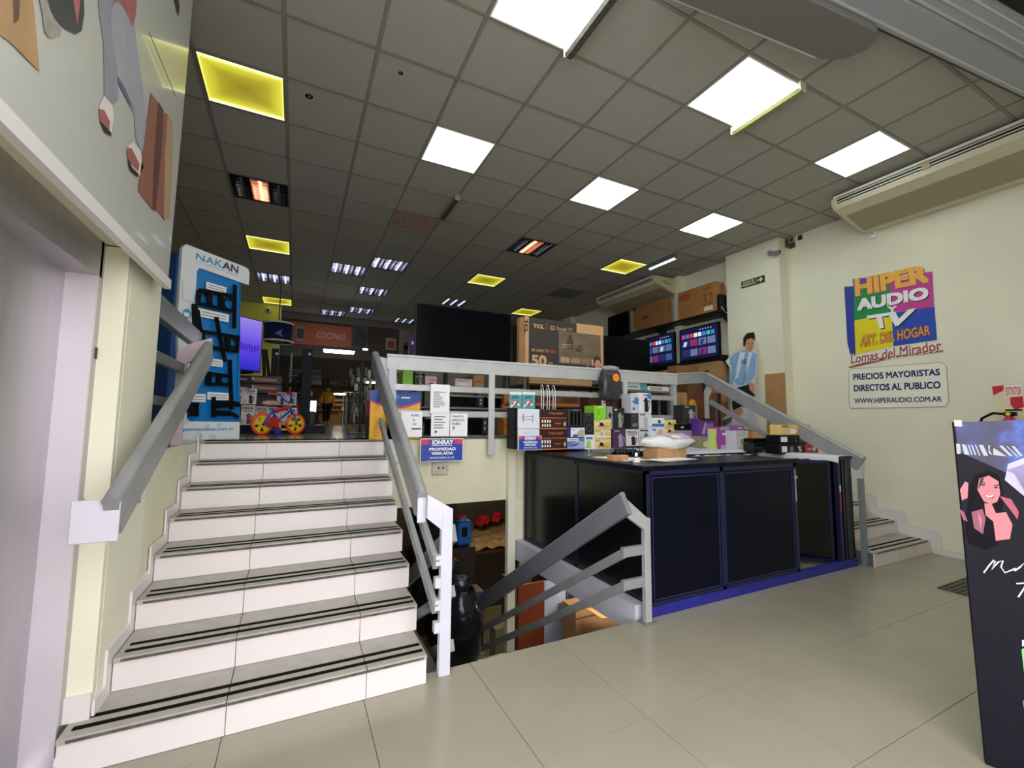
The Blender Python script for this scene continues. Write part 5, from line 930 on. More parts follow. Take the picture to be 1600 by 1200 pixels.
# ---- behind the display: violet television, boxes, bicycle, gym frames
a = at(411, 502, 'Y', 6.0); an = .75
t = thing('television', 'television with violet and blue picture beside the blue display', 'television', (a.x-.45*math.cos(an), 6.0-.45*math.sin(an), 1.93), an); hh = a.z-1.93
part('bezel', MB().box(-.45, .45, 0, .04, .03, hh), BLACK, t)
def vscreen():
    m = bpy.data.materials.new('violet_picture'); m.use_nodes = True; nt = m.node_tree; b = nt.nodes['Principled BSDF']; tc = nt.nodes.new('ShaderNodeTexCoord'); sp_ = nt.nodes.new('ShaderNodeSeparateXYZ'); r = nt.nodes.new('ShaderNodeValToRGB')
    nt.links.new(tc.outputs['Generated'], sp_.inputs[0]); nt.links.new(sp_.outputs[2], r.inputs[0]); e = r.color_ramp.elements; e[0].color = lin('#1d14b8'); e[1].color = lin('#8f7ad8'); q = e.new(.5); q.color = lin('#5a3fd8')
    nt.links.new(r.outputs[0], b.inputs['Emission Color']); b.inputs['Emission Strength'].default_value = .28; b.inputs['Base Color'].default_value = (.02, .02, .05, 1); return m
part('screen', MB().box(-.44, .44, -.002, 0, .045, hh-.01), vscreen(), t)
for i in range(9): part('print', MB().poly([(.10+.035*i, -.003, .27+.01*(i % 3)), (.125+.035*i, -.003, .26), (.13+.035*i, -.003, .33+.015*((i*7) % 3)), (.105+.035*i, -.003, .34)]), emis('#3a1fa8', .2), t)
part('foot', MB().box(-.3, -.26, -.08, .1, 0, .03).box(.26, .30, -.08, .1, 0, .03), BLACK, t)
part('plinth', MB(), BLACK) if False else None
pl = thing('plinth', 'low dark blue platform under the kettle boxes and gym frames', 'platform', (-.5, 7.3, UF)); part('body', MB().box(-1.0, .88, -.50, .8, 0, .10), mat('#081024', .5, spec=.2), pl, .004); part('top', MB().box(-1.01, .89, -.51, .81, .10, .11), mat('#0c1630', .4, spec=.2), pl)
P1_ = UF+.111
def pav(px0, px1, yt, z0, m, km, lab, Y=6.86, txt='PAVA'): return carton('kettle_box', lab, 'box', px0, px1, yt, yt+20, Y, .16, m, [('t', txt, .1, .9, .76, .94, INK, .03), ('r', .15, .85, .68, .72, DGREY), ('k', .3, .85, .05, .6, km), ('r', .05, .2, .1, .25, mat('#b8c85a', .5))], 'lettered kettle boxes on the platform', z0=z0)
REDK = mat('#8a1f2a', .4)
pav(376, 397.5, 633, P1_, PAVA, REDK, 'kettle box with red kettle at the left of the lower row'); pav(398, 417, 635, P1_, mat('#d8c4c6', .5), mat('#b86a70', .5), 'pinkish kettle box second in the lower row'); pav(417.5, 438, 636, P1_, PAVA, INK, 'kettle box behind the bicycle frame in the lower row'); pav(438.5, 464, 637, P1_, PAVA, INK, 'kettle box at the right of the lower row')
zt = at(388, 632, 'Y', 6.86).z+.004
pav(366, 379.5, 606, zt, PAVA, mat('#3a1a1c', .5), 'kettle box at the left of the upper row beside the display'); pav(380, 400, 607, zt, PAVA, INK, 'kettle box second in the upper row'); pav(432, 446, 613, zt-.01, mat('#b8b4b4', .5), INK, 'grey kettle box in the upper row behind the saddle'); pav(446.5, 463, 613, zt-.01, mat('#a9b8d8', .5), INK, 'bluish kettle box at the right of the upper row')
for i, (yt, lab) in enumerate(((598, 'lower long dark box with reddish print under the violet television'), (585, 'upper long dark box with reddish print under the violet television'))):
    a = at(367, yt, 'Y', 7.2); b = at(440, yt, 'Y', 7.2); zz = at(400, yt+13, 'Y', 7.2).z
    t = thing('soundbar_box', lab, 'box', ((a.x+b.x)/2, 7.35, zz)); w_ = b.x-a.x; h_ = a.z-zz-.003
    part('box_body', MB().box(-w_/2, w_/2, -.12, .12, 0, h_), mat('#26181a', .5), t); deco(t, w_, .24, h_, [('p', [(.4, .2), (.9, .3), (.9, .6), (.4, .8)], mat('#a8705c', .5)), ('e', .38, .6, .03, .25, LGREY), ('p', [(.08, .35), (.26, .4), (.26, .5), (.08, .55)], LGREY)])
t = thing('shelf_unit', 'dark shelf unit holding the long boxes behind the kettle boxes', 'shelf', (-.35, 7.35, UF+.111)); zz = at(400, 611, 'Y', 7.2).z-UF-.111
part('side', MB().box(-.45, -.43, -.12, .2, 0, zz-.005), DGREY, t); part('side', MB().box(.43, .45, -.12, .2, 0, zz-.005), DGREY, t); part('top', MB().box(-.45, .45, -.12, .2, zz-.02, zz-.003), DGREY, t); part('back', MB().box(-.43, .43, .18, .2, 0, zz-.02), mat('#3a1f1c', .5), t)
# children's bicycle
BK = thing('kids_bicycle', 'small childs bicycle with orange tyres and yellow wheels at the top of the stairs', 'bicycle', (-.18, 6.16, UF), .588); RWL = .133; TY = mat('#ef5a28', .4); HUB = mat('#f0c81e', .4); BF = mat('#1f4fb8', .35)
for sx in (-.215, .215):
    wl = part('wheel', MB().tube([(sx+(RWL-.016)*math.cos(q), 0, RWL+(RWL-.016)*math.sin(q)) for q in [2*PI*i/28 for i in range(28)]], .017, 8, True), TY, BK)
    hb = MB(); hb.tube([(sx+(RWL-.036)*math.cos(q), 0, RWL+(RWL-.036)*math.sin(q)) for q in [2*PI*i/24 for i in range(24)]], .010, 6, True); hb.cyl(.03, -.018, .018, (sx, 0, RWL), 'Y', 14)
    for k_ in range(5):
        q = 2*PI*k_/5+.3; c0 = Vector((sx, 0, RWL)); dr_ = Vector((math.cos(q), 0, math.sin(q))); hb.bar(c0+dr_*.02, c0+dr_*(RWL-.032), .012, .042, up=(0, 1, 0)) if False else hb.prism([c0+dr_*.02+Vector((0, -.006, 0))+Vector((-dr_.z, 0, dr_.x))*.015, c0+dr_*.10+Vector((0, -.006, 0))+Vector((-dr_.z, 0, dr_.x))*.035, c0+dr_*.10+Vector((0, -.006, 0))-Vector((-dr_.z, 0, dr_.x))*.035, c0+dr_*.02+Vector((0, -.006, 0))-Vector((-dr_.z, 0, dr_.x))*.015], (0, .012, 0))
    part('rim', hb, HUB, wl); part('hub', MB().cyl(.014, -.03, .03, (sx, 0, RWL), 'Y', 10), BLACK, wl)
part('frame', MB().tube([(-.215, .03, RWL), (-.05, .0, .15), (.14, 0, .30)], .013, 8).tube([(-.05, 0, .15), (-.10, 0, .33)], .013, 8).tube([(-.215, -.03, RWL), (-.10, -.01, .29), (.13, 0, .34)], .012, 8), BF, BK)
part('fork', MB().tube([(.215, -.03, RWL), (.175, -.03, .27), (.15, 0, .29), (.175, .03, .27), (.215, .03, RWL)], .010, 8).tube([(.15, 0, .29), (.125, 0, .40)], .013, 8), BF, BK)
part('handlebar', MB().tube([(.02, -.17, .50), (.06, -.12, .50), (.10, -.05, .42), (.125, 0, .40), (.10, .05, .42), (.06, .12, .50), (.02, .17, .50)], .010, 8), BF, BK)
part('grip', MB().tube([(-.05, -.20, .51), (.04, -.15, .505)], .016, 8), RED, BK); part('grip', MB().tube([(-.05, .20, .51), (.04, .15, .505)], .016, 8), RED, BK)
part('saddle', MB().blob((-.12, 0, .385), (.12, .06, .035), 14, 8, .1, 2), mat('#cfa7a0', .3, noise=.3, nscale=18), BK)
part('chain_guard', MB().prism([(-.20, -.035, .14), (-.12, -.035, .22), (-.01, -.035, .19), (.01, -.035, .11), (-.05, -.035, .08)], (0, .01, 0)), RED, BK); part('crossbar_pad', MB().tube([(-.09, -.01, .29), (.10, -.01, .345)], .026, 8), RED, BK)
part('crank', MB().bar((-.03, -.05, .15), (-.02, -.05, .07), .012, .014).box(-.05, .05, -.08, -.05, .055, .075), HUB, BK); part('training_wheel', MB().cyl(.045, -.14, -.115, (-.10, 0, .045), 'Y', 16), mat('#24309a', .4), BK); part('training_arm', MB().bar((-.215, -.04, RWL), (-.10, -.10, .05), .01, .016), DGREY, BK)
part('headset', MB().blob((.135, 0, .375), (.03, .03, .02), 10, 6), YELLOW, BK); part('brake_cable', MB().tube([(.06, -.1, .49), (.18, -.05, .46), (.22, -.02, .34), (.2, -.02, .28)], .004, 5), RED, BK)
# gym frames
GYM = mat('#070a16', .5, spec=.15)
def post(lab, px, yt, Y, wd, m, zb=UF+.111, knob=True):
    a = at(px, yt, 'Y', Y); t = thing('gym_upright', lab, 'gym frame', (a.x, Y, zb)); h_ = a.z-zb
    part('upright', MB().box(-wd/2, wd/2, -wd/2, wd/2, 0, h_), m, t, .004); part('base', MB().box(-wd, wd, -.12, .12, 0, .02), m, t)
    if knob: part('knob', MB().cyl(.022, -wd/2-.015, -wd/2, (wd*.2, 0, h_*.93), 'Y', 12), LGREY, t)
    for k_ in range(6): part('peg_hole', MB().cyl(.010, -wd/2-.001, -wd/2, (0, 0, h_*(.25+.1*k_)), 'Y', 8), BLACK, t)
    return t
post('dark blue gym upright nearest the walkway', 481, 546, 7.0, .13, GYM); post('dark blue gym upright behind the violet television', 431, 545, 7.6, .10, GYM); post('thin grey gym post between the two dark blue ones', 456, 552, 7.7, .03, MGREY, knob=False)
a = at(466, 600, 'Y', 7.5); t = thing('exercise_machine', 'black exercise machine with bent arms behind the bicycle', 'exercise machine', (a.x, 7.55, UF+.111))
part('frame', MB().tube([(-.1, 0, 0), (-.02, 0, .5), (.1, 0, .82)], .03, 8).tube([(-.25, 0, .55), (-.1, 0, .62), (.1, 0, .85)], .022, 8).tube([(.1, .0, .8), (.18, 0, .5), (.12, 0, 0)], .022, 8), BLACK, t); part('pad', MB().blob((.12, -.06, .48), (.09, .05, .07), 12, 8), mat('#b98f84', .4), t); part('pad', MB().box(.02, .1, -.04, .04, .12, .3), mat('#b08a6a', .6), t, .01)
a = at(435, 520, 'Y', 9.0); t = thing('round_sign', 'dark blue round hanging drum sign with white rims above the gym frames', 'sign', (a.x, 9.0, 0)); z0, z1 = at(435, 534, 'Y', 9).z, at(435, 506, 'Y', 9).z
t.location.z = z0; part('drum', MB().cyl(.24, 0, z1-z0, n=28), mat('#101a4a', .4), t)
for z in (0, z1-z0): part('rim', MB().tube([(.245*math.cos(q), .245*math.sin(q), z) for q in [2*PI*i/28 for i in range(28)]], .018, 6, True), mat('#d8dccf', .4), t)
part('print', MB().poly([(x, -.243, z) for x, z in ((-.05, .12), (.0, .15), (.08, .2), (.05, .12), (.1, .05), (-.02, .1))]), mat('#2a4aa8', .4), t); part('hanger', MB().box(-.01, .01, -.01, .01, z1-z0, CZ-z0), DGREY, t)
a = at(397, 520, 'Y', 8.6); t = thing('folded_parasol', 'dark folded stand leaning between the violet television and the gym frame', 'stand', (-.42, 8.3, UF)); part('legs', MB().bar((0, 0, 0), (-.12, 0, 1.35), .04, .05).bar((.12, 0, 0), (-.08, 0, 1.35), .04, .05).box(-.1, .14, -.05, .05, .45, .62), BLACK, t)
# wall camera dome
a = at(419, 485, 'Y', 11.48); t = thing('dome_camera', 'small round camera on the yellow partition', 'camera', (a.x, 11.48, a.z)); part('ring', MB().lathe([(1e-4, -.05), (.03, -.045), (.07, -.02), (.075, .018)], ax='Y', n=18), LGREY, t); part('lens', MB().cyl(.03, -.06, -.045, ax='Y', n=14), BLACK, t)
a = at(419, 505, 'Y', 11.48); t = thing('wall_sensor', 'small pale sensor under the round camera', 'sensor', (a.x, 11.48, a.z)); part('case', MB().box(-.03, .03, -.03, .018, -.08, .08), mat('#b9b48a', .5), t, .006)

# ================================================================ FAR BACK OF THE SHOP
def board(name, lab, px0, px1, yt, yb, Y, m, cat='sign', d=.04):
    a = at(px0, yb, 'Y', Y); b = at(px1, yb, 'Y', Y); t0 = at((px0+px1)/2, yt, 'Y', Y); t = thing(name, lab, cat, ((a.x+b.x)/2, Y, (a.z+b.z)/2)); w_, h_ = b.x-a.x, t0.z-(a.z+b.z)/2
    part('panel', MB().box(-w_/2, w_/2, 0, d, 0, h_), m, t); t['w'] = w_; t['h'] = h_; return t
t = board('kitchen_banner', 'orange banner lettered for kitchens on the mezzanine front', 447, 549, 506, 540, 12.22, mat('#a04a28', .5, noise=.15)); w_, h_ = t['w'], t['h']
letter('COCINAS', (-.08, -.003, h_*.34), (w_*.45, 0, 0), (0, 0, h_*.3), mat('#c9a38a', .5), t, .01); part('print', MB().box(-w_*.36, -w_*.24, -.003, 0, h_*.15, h_*.85), mat('#8a7a70', .5), t); part('print', MB().box(-w_*.35, -w_*.25, -.006, -.003, h_*.25, h_*.7), mat('#14161a', .3), t)
t = board('product_banner', 'dark banner with kitchen photo right of the orange one', 549.5, 575, 505, 545, 12.22, mat('#3a3a44', .5)); part('print', MB().poly([(-.2, -.002, .1), (.1, -.002, .05), (.2, -.002, .4), (-.1, -.002, .6)]), mat('#15171c', .4), t)
t = board('product_banner', 'dark brown banner with framed picture on the mezzanine front', 576, 622, 512, 553, 12.22, mat('#33201a', .5)); part('print', MB().box(.05, .33, -.003, 0, .12, .45), mat('#a08a70', .5), t); part('print', MB().box(.1, .28, -.005, -.003, .17, .38), mat('#7a3a1c', .5), t)
t = board('product_banner', 'pale banner with arch picture beside the big television', 622.5, 648, 514, 560, 12.22, mat('#7a6a60', .5)); part('print', MB().box(-.1, .12, -.003, 0, .0, .35), mat('#2a2c22', .5), t); part('print', MB().cyl(.11, -.003, 0, (.01, 0, .35), 'Y', 18), mat('#2a2c22', .5), t)
a = at(530, 549, 'Z', 3.0); t = thing('tube_light', 'bright white tube light under the mezzanine', 'light', (a.x, a.y, 3.015)); part('lens', MB().box(-.32, .32, -.09, .09, -.05, -.0), emis('#f2f4ff', 9), t); part('frame', MB().box(-.34, .34, -.1, .1, 0, .004), WHITE, t)
for (x_, y_, l_) in ((3.6, 15.5, 'added fill tube light under the mezzanine hidden behind the big television'), (2.9, 19.0, 'added fill tube light over the far aisle beyond the lettered sign')):  # both lamps added out of view to brighten the far aisle
    t = thing('tube_light', l_, 'light', (x_, y_, 3.015)); part('lens', MB().box(-.5, .5, -.07, .07, -.05, -.0), emis('#fff2dc', 7), t); part('frame', MB().box(-.52, .52, -.08, .08, 0, .004), WHITE, t)
t = thing('far_lamp', 'small round lamp beside the bright tube under the mezzanine', 'light', (a.x+.5, a.y-.6, 3.015)); part('lens', MB().cyl(.06, -.03, 0, n=14), emis('#e8e0d0', .6), t)
t = board('far_banner', 'dim red and grey banner at the far end', 450, 566, 562, 580, 17.5, mat('#4a4a44', .5)); w_ = t['w']; part('print', MB().box(w_*.14, w_*.45, -.003, 0, .02, t['h']-.02), mat('#8a3018', .5), t); letter('OZ', (w_*.2, -.006, .1), (w_*.15, 0, 0), (0, 0, .2), mat('#a06a50', .5), t, .01)
t = board('far_banner', 'brown fascia with two orange lit words at the far end', 501, 566, 579, 592, 18.0, mat('#8a5a34', .5)); letter('OFERTAS', (-.7, -.004, .2), (.55, 0, 0), (0, 0, .09), emis('#e8a060', .4), t, .02); letter('HOGAR', (-.7, -.004, .06), (.45, 0, 0), (0, 0, .09), emis('#e8a060', .35), t, .02)
t = board('sector_sign', 'dark sign with large grey capital letters above the far aisle', 502, 572, 591, 604, 18.6, mat('#241512', .5)); letter('SECTOR', (-t['w']*.33, -.004, t['h']*.2), (t['w']*.72, 0, 0), (0, 0, t['h']*.62), mat('#8a8078', .5), t, .03)
t = board('far_banner', 'dark blue banner with pale edge left of the aisle', 450, 501, 578, 588, 14.5, mat('#14224a', .5)); part('edge', MB().box(-t['w']/2, t['w']/2, -.003, 0, t['h']-.02, t['h']), mat('#8a9ab0', .5), t); part('rod', MB().box(-.5, -.48, 0, .03, t['h'], 3.02-t.location.z).box(.48, .5, 0, .03, t['h'], 3.02-t.location.z), DGREY, t); part('edge', MB().box(-t['w']/2, t['w']/2, -.003, 0, 0, .02), mat('#8a9ab0', .5), t)
# shelves at the far end
t = thing('far_shelving', 'tan lit shelving at the end of the far aisle', 'shelf', (1.9, 21.8, UF)); part('back', MB().box(-1.0, 1.0, .3, .33, 0, 1.2), mat('#8a6a44', .6), t)
for i in range(5): part('board', MB().box(-1.0, 1.0, 0, .3, .2+.22*i, .22+.22*i), mat('#b08c5a', .6), t)
for i in range(12): part('goods', MB().box(-.95+.16*i, -.83+.16*i, .05, .2, .22+.22*(i % 4), .22+.22*(i % 4)+.14), mat(('#c8b080', '#7a4030', '#d8d0c0', '#50382a')[i % 4], .6), t)
t = thing('shelf_lamp', 'small white tube light over the far shelving', 'light', (1.7, 21.0, 2.55)); part('tube', MB().box(-.25, .25, -.03, .03, 0, .05), emis('#fff0d8', 10), t); part('rod', MB().box(-.01, .01, -.01, .01, .05, .47), DGREY, t)
t = thing('white_screen', 'glowing white shop window at the far end left of the person', 'screen', (.55, 21.5, UF+.3)); part('panel', MB().box(-.25, .25, 0, .04, .25, .75), emis('#cfdcf0', .5), t); part('frame', MB().box(-.3, .3, .041, .08, -.3, .8), DGREY, t); 
t = thing('ribbed_counter', 'pale ribbed counter left of the person at the far end', 'counter', (.30, 17.5, UF)); part('body', MB().box(-.45, .30, 0, .5, 0, .5), mat('#8f8f86', .5), t)
for i in range(10): part('rib', MB().box(-.44+.075*i, -.42+.075*i, -.012, 0, 0, .5), mat('#77776e', .5), t)
t = thing('tan_crate', 'tan low box wall beside the person', 'box', (1.25, 19.6, UF)); part('body', MB().box(-.35, .45, 0, .4, 0, .42), mat('#a88752', .6), t); part('lid', MB().box(-.36, .46, -.01, .41, .42, .45), mat('#8d6e40', .6), t)
# person walking in the far aisle
def skin(name, verts, edges, radii, m, par, sub=1):
    me = bpy.data.meshes.new(name); me.from_pydata(verts, edges, []); o = bpy.data.objects.new(name, me); COL.objects.link(o)
    sk = o.modifiers.new('s', 'SKIN'); me.skin_vertices[0].data[0].use_root = True
    for i, r_ in enumerate(radii): me.skin_vertices[0].data[i].radius = (r_ if isinstance(r_, tuple) else (r_, r_))
    ss = o.modifiers.new('u', 'SUBSURF'); ss.levels = sub; ss.render_levels = sub
    bpy.context.view_layer.update(); nm = bpy.data.meshes.new_from_object(o.evaluated_get(bpy.context.evaluated_depsgraph_get())); bpy.data.objects.remove(o)
    nm.polygons.foreach_set('use_smooth', [True]*len(nm.polygons)); nm.materials.clear(); nm.materials.append(m); return part(name, nm, m, par)
a = at(510, 660, 'Y', 18.2); K = 1.50/1.68; fl_ = 1.0
PE = thing('person', 'person in yellow long-sleeved top and dark trousers walking in the far aisle', 'person', (a.x, 18.2, UF))
kz = lambda *p: [(x*K, y*K, z*K) for x, y, z in p]
skin('body', kz((0, 0, .92), (0, 0, 1.12), (0, 0, 1.36), (0, 0, 1.46), (0, -.01, 1.56), (0, -.01, 1.66), (-.18, 0, 1.36), (-.25, 0, 1.10), (-.24, -.06, .88), (-.24, -.08, .80), (.18, 0, 1.36), (.26, 0, 1.10), (.24, -.04, .88), (.24, -.06, .80), (-.09, 0, .86), (-.09, -.05, .48), (-.08, .02, .08), (-.09, -.10, .04), (.09, 0, .86), (.07, .03, .48), (.05, .12, .10), (.05, .02, .05)),
     [(0, 1), (1, 2), (2, 3), (3, 4), (4, 5), (2, 6), (6, 7), (7, 8), (8, 9), (2, 10), (10, 11), (11, 12), (12, 13), (0, 14), (14, 15), (15, 16), (16, 17), (0, 18), (18, 19), (19, 20), (20, 21)], [.12, .13, .12, .05, .085, .075, .06, .042, .032, .025, .06, .042, .032, .025, .085, .06, .042, .03, .085, .06, .042, .03], SKIN, PE)
YT = mat('#f0b020', .6)
skin('shirt', kz((0, 0, .90), (0, 0, 1.12), (0, 0, 1.38), (-.18, 0, 1.37), (-.255, 0, 1.10), (-.24, -.05, .92), (.18, 0, 1.37), (.265, 0, 1.10), (.24, -.03, .92)), [(0, 1), (1, 2), (2, 3), (3, 4), (4, 5), (2, 6), (6, 7), (7, 8)], [(.19, .16), (.20, .17), (.15, .13), .08, .06, .05, .08, .06, .05], YT, PE)
skin('trousers', kz((0, 0, .92), (-.09, 0, .84), (-.09, -.05, .48), (-.08, .02, .12), (.09, 0, .84), (.07, .03, .48), (.05, .12, .14)), [(0, 1), (1, 2), (2, 3), (0, 4), (4, 5), (5, 6)], [.15, .11, .078, .06, .11, .078, .06], mat('#1c1216', .7), PE)
part('hair', MB().blob((0, .012*K, 1.64*K), (.092*K, .10*K, .085*K), 14, 8, .05, 3), HAIR, PE); part('shoe', MB().blob((-.09*K, -.08*K, .03), (.04, .11, .03), 10, 6).blob((.05*K, .06*K, .035), (.04, .11, .03), 10, 6), INK, PE)
for s in (-1, 1): part('eye', MB().blob((s*.03*K, -.088*K, 1.58*K), (.009, .005, .007), 8, 6), INK, PE); part('ear', MB().blob((s*.085*K, 0, 1.57*K), (.01, .02, .028), 8, 6), SKIN, PE)
part('nose', MB().blob((0, -.1*K, 1.55*K), (.010, .015, .018), 8, 6), SKIN, PE); part('mouth', MB().blob((0, -.09*K, 1.51*K), (.022, .006, .005), 8, 6), mat('#8a4038', .5), PE)
# clothes rail and tall hung display right of the aisle
t = thing('clothes_rail', 'rail of grey-green garments right of the far aisle', 'clothes rail', (1.55, 12.2, UF)); part('rail', MB().tube([(-.45, 0, 0), (-.45, 0, .92), (.45, 0, .92), (.45, 0, 0)], .015, 8), SILVER, t)
for i in range(9):
    g = MB().prism([(-.42+.1*i, -.2, .1+.02*(i % 3)), (-.36+.1*i, -.2, .1), (-.37+.1*i, -.12, .82), (-.41+.1*i, -.12, .82)], (0, .3, 0)); part('garment', g, mat(('#5f6e68', '#2a3230', '#8a958e', '#3c4643', '#1e2624')[i % 5], .8), t, .01)
    part('hanger', MB().tube([(-.39+.1*i, -.1, .84), (-.39+.1*i, 0, .93), (-.39+.1*i, .1, .84)], .006, 5), WHITE, t)
t = thing('tool_stand', 'tall cluttered stand of hanging grey-green items by the yellow carton', 'display stand', (.78, 6.2, UF)); rn = random.Random(11)
part('pole', MB().tube([(0, 0, 0), (0, 0, .95)], .018, 8).box(-.15, .15, -.15, .15, 0, .02), DGREY, t)
for i in range(38):
    z = rn.uniform(.28, .90); q = rn.uniform(0, 2*PI); l = rn.uniform(.06, .15); r_ = rn.uniform(.04, .16); part('hung_item', MB().box(r_*math.cos(q)-.02, r_*math.cos(q)+.02, r_*math.sin(q)-.015, r_*math.sin(q)+.015, z-l, z), mat(rn.choice(('#5d6654', '#3b3f33', '#7d8070', '#2c2f28', '#4a3a2c', '#9aa08e')), .6), t, .003)
t = carton('purple_box', 'tall violet box standing beside the big television', 'box', 640, 648, 527, 560, 5.6, .1, mat('#5a2a80', .5), [('e', .5, .85, .25, .05, WHITE), ('r', .2, .8, .1, .3, MAG)], z0=2.0)
rack('low dark rack under the violet box', 1.0, 1.45, 5.5, 5.9, (1.24, 1.6, 1.999), BLACK)
# dark goods filling behind
t = thing('appliance_row', 'dim row of tall refrigerators deep behind the railing', 'appliances', (3.2, 10.5, UF)) if False else None
for i in range(6):
    a_ = 1.9+.75*i; t = thing('refrigerator', ('first', 'second', 'third', 'fourth', 'fifth', 'last')[i]+' dim refrigerator from the left in the row deep behind the railing', 'refrigerator', (a_, 9.9, UF), 0, 'refrigerators in a row')
    part('body', MB().box(-.33, .33, -.3, .3, 0, 1.55), mat(('#8a8a86', '#5a5a5a', '#a5a5a0')[i % 3], .4), t, .01); part('door', MB().box(-.32, .32, -.33, -.302, .02, .95), mat('#9a9a96', .35, .3), t, .006); part('door', MB().box(-.32, .32, -.33, -.302, .97, 1.53), mat('#9a9a96', .35, .3), t, .006); part('handle', MB().box(-.28, -.26, -.36, -.332, .6, .9), SILVER, t)

# ================================================================ BASEMENT
BZ = -1.9
t = thing('basement_fill_lamp', 'added unseen tube light under the upper floor lighting the basement', 'light', (3.4, 7.2, .535)); part('tube', MB().box(-.6, .6, -.05, .05, -.06, 0), emis('#ffe9c8', 8), t)  # unseen lamp added to brighten the dark basement
t = thing('basement_fill_lamp', 'second added unseen tube light near the foot of the basement stairs', 'light', (3.6, 4.0, -.125)); part('tube', MB().box(-.5, .5, -.04, .04, -.05, 0), emis('#fff0dc', 10), t)  # another added lamp, brightens the boards and cartons under the beam
def bpx(name, lab, cat, px0, px1, yt, Y, d, m, specs=(), z0=BZ): return carton(name, lab, cat, px0, px1, yt, yt+20, Y, d, m, specs, z0=z0)
t = bpx('dark_cabinet', 'dark brown cabinet in the basement under the blue case', 'cabinet', 690, 743, 857, 6.1, .6, mat('#2a1c17', .5), [('r', .5, .505, .02, .98, BLACK)]); zt = t.location.z+t['h']
bpx('dark_cabinet', 'tall dark cabinet behind the blue case in the basement', 'cabinet', 655, 714, 786, 6.9, .4, mat('#1c1412', .5), [('r', .5, .505, .02, .98, BLACK)])
a = at(723, 855, 'Y', 6.3); t = thing('tool_case', 'bright blue plastic case standing on the dark basement cabinet', 'case', (a.x, 6.3, zt+.001)); part('case_body', MB().box(-.11, .11, -.08, .08, 0, .34), mat('#1470d0', .35), t, .02); part('handle', MB().tube([(-.05, 0, .33), (-.04, 0, .38), (.04, 0, .38), (.05, 0, .33)], .012, 8), mat('#1262b8', .35), t); part('window', MB().box(-.05, .04, -.082, -.08, .12, .26), BLACK, t)
for k_ in range(3): part('rib', MB().box(-.09, .09, -.086, -.08, .03+.03*k_, .04+.03*k_), mat('#1262b8', .35), t)
t = bpx('purple_box', 'purple box on the basement floor behind the bin bags', 'box', 738, 756, 925, 5.6, .3, mat('#3e2a5a', .5), [('r', .0, 1, .85, 1, mat('#5a3f7a', .5))])
tb = thing('display_table', 'long basement table covered in clear plastic with red toys', 'table', (3.6, 8.3, BZ)); part('top', MB().box(-1.0, 1.3, -.9, .9, .95, 1.0), mat('#6a4a30', .5), tb); part('cabinet', MB().box(-.95, 1.25, -.85, .85, 0, .95), mat('#3a2a20', .6), tb)
wr = MB(); rn = random.Random(9); nx, ny = 24, 18
wr.add([(-1.02+2.34*i/nx, -.92+1.84*j/ny, 1.01+rn.uniform(0, .07)) for j in range(ny+1) for i in range(nx+1)], [(j*(nx+1)+i, j*(nx+1)+i+1, (j+1)*(nx+1)+i+1, (j+1)*(nx+1)+i) for j in range(ny) for i in range(nx)], True)
part('plastic_wrap', wr, mat('#8f7a5c', .2, noise=.4, nscale=9), tb)
for i in range(5):
    x = 2.75+.42*i; y = 8.6+.22*(i % 2); t = thing('toy_car', ('first', 'second', 'third', 'fourth', 'fifth')[i]+' red toy car from the left on the wrapped basement table', 'toy', (x, y, BZ+1.1), .3*i, 'red toy cars in the basement')
    part('body', MB().box(-.16, .16, -.09, .09, .06, .16).box(-.08, .1, -.08, .08, .16, .25), mat('#a81a26', .35), t, .015)
    for sx in (-.1, .1):
        for sy in (-.1, .1): part('wheel', MB().cyl(.055, -.02, .02, (sx, sy, .055), 'Y', 14), BLACK, t)
a = at(712, 985, 'Y', 5.0)
for (x, y, z_, r_, lab) in ((1.36, 3.74, .40, (.20, .19, .40), 'large black bin bag on the basement steps beside the white newel'), (1.40, 4.16, .49, (.15, .15, .49), 'taller knotted black bag behind the large bin bag')):
    t = thing('bin_bag', lab, 'bag', (x, y, -.158*(int((y-2.5)/.29)+1)-.02)); part('bag_body', MB().blob((0, 0, z_), r_, 26, 16, .13, int(x*10)), mat('#101416', .18, bump=.8, nscale=9), t); part('knot', MB().blob((0, 0, z_*2), (.09, .09, .07), 12, 6, .5, 3), mat('#14181a', .2), t)
bpx('wardrobe_panel', 'red-brown wooden panel standing under the white beam', 'panel', 810, 850, 912, 4.6, .04, mat('#8a4226', .5, noise=.1)); bpx('glossy_board', 'glossy bluish white board next to the red-brown one', 'board', 850.5, 884, 906, 4.62, .04, mat('#c3cdf0', .2)); bpx('dark_blue_board', 'dark blue board edge right of the glossy white one', 'board', 884.5, 899, 915, 4.62, .06, mat('#26304a', .4), [('r', .1, .2, 0, 1, MGREY)])
t = bpx('brown_carton', 'open brown carton beneath the white beam near the railing foot', 'box', 899.5, 965, 945, 4.3, .28, CARDL, [('r', .0, 1, .9, .92, CARDD)]); a = at(930, 948, 'Y', 4.2)
part('flap', MB().prism([(-.2, -.2, t['h']+.005), (.32, -.25, t['h']-.02), (.25, -.45, t['h']-.06), (-.15, -.42, t['h']-.02)], (0, 0, .006)), mat('#d8a868', .7, noise=.15, nscale=14), t)
bpx('brown_carton', 'brown carton behind at the right under the beam', 'box', 899.5, 990, 912, 4.75, .3, CARD)
t = thing('small_shelf', 'cream corner bracket pieces by the column in the basement', 'debris', (2.62, 5.6, BZ)); part('piece', MB().box(-.12, .1, -.1, .1, 0, .55), mat('#b8b08a', .6), t); part('piece', MB().prism([(-.35, -.1, 0), (-.2, -.1, 0), (-.28, -.1, .3), (-.36, -.1, .3)], (0, .1, 0)), mat('#d0c89a', .6), t)
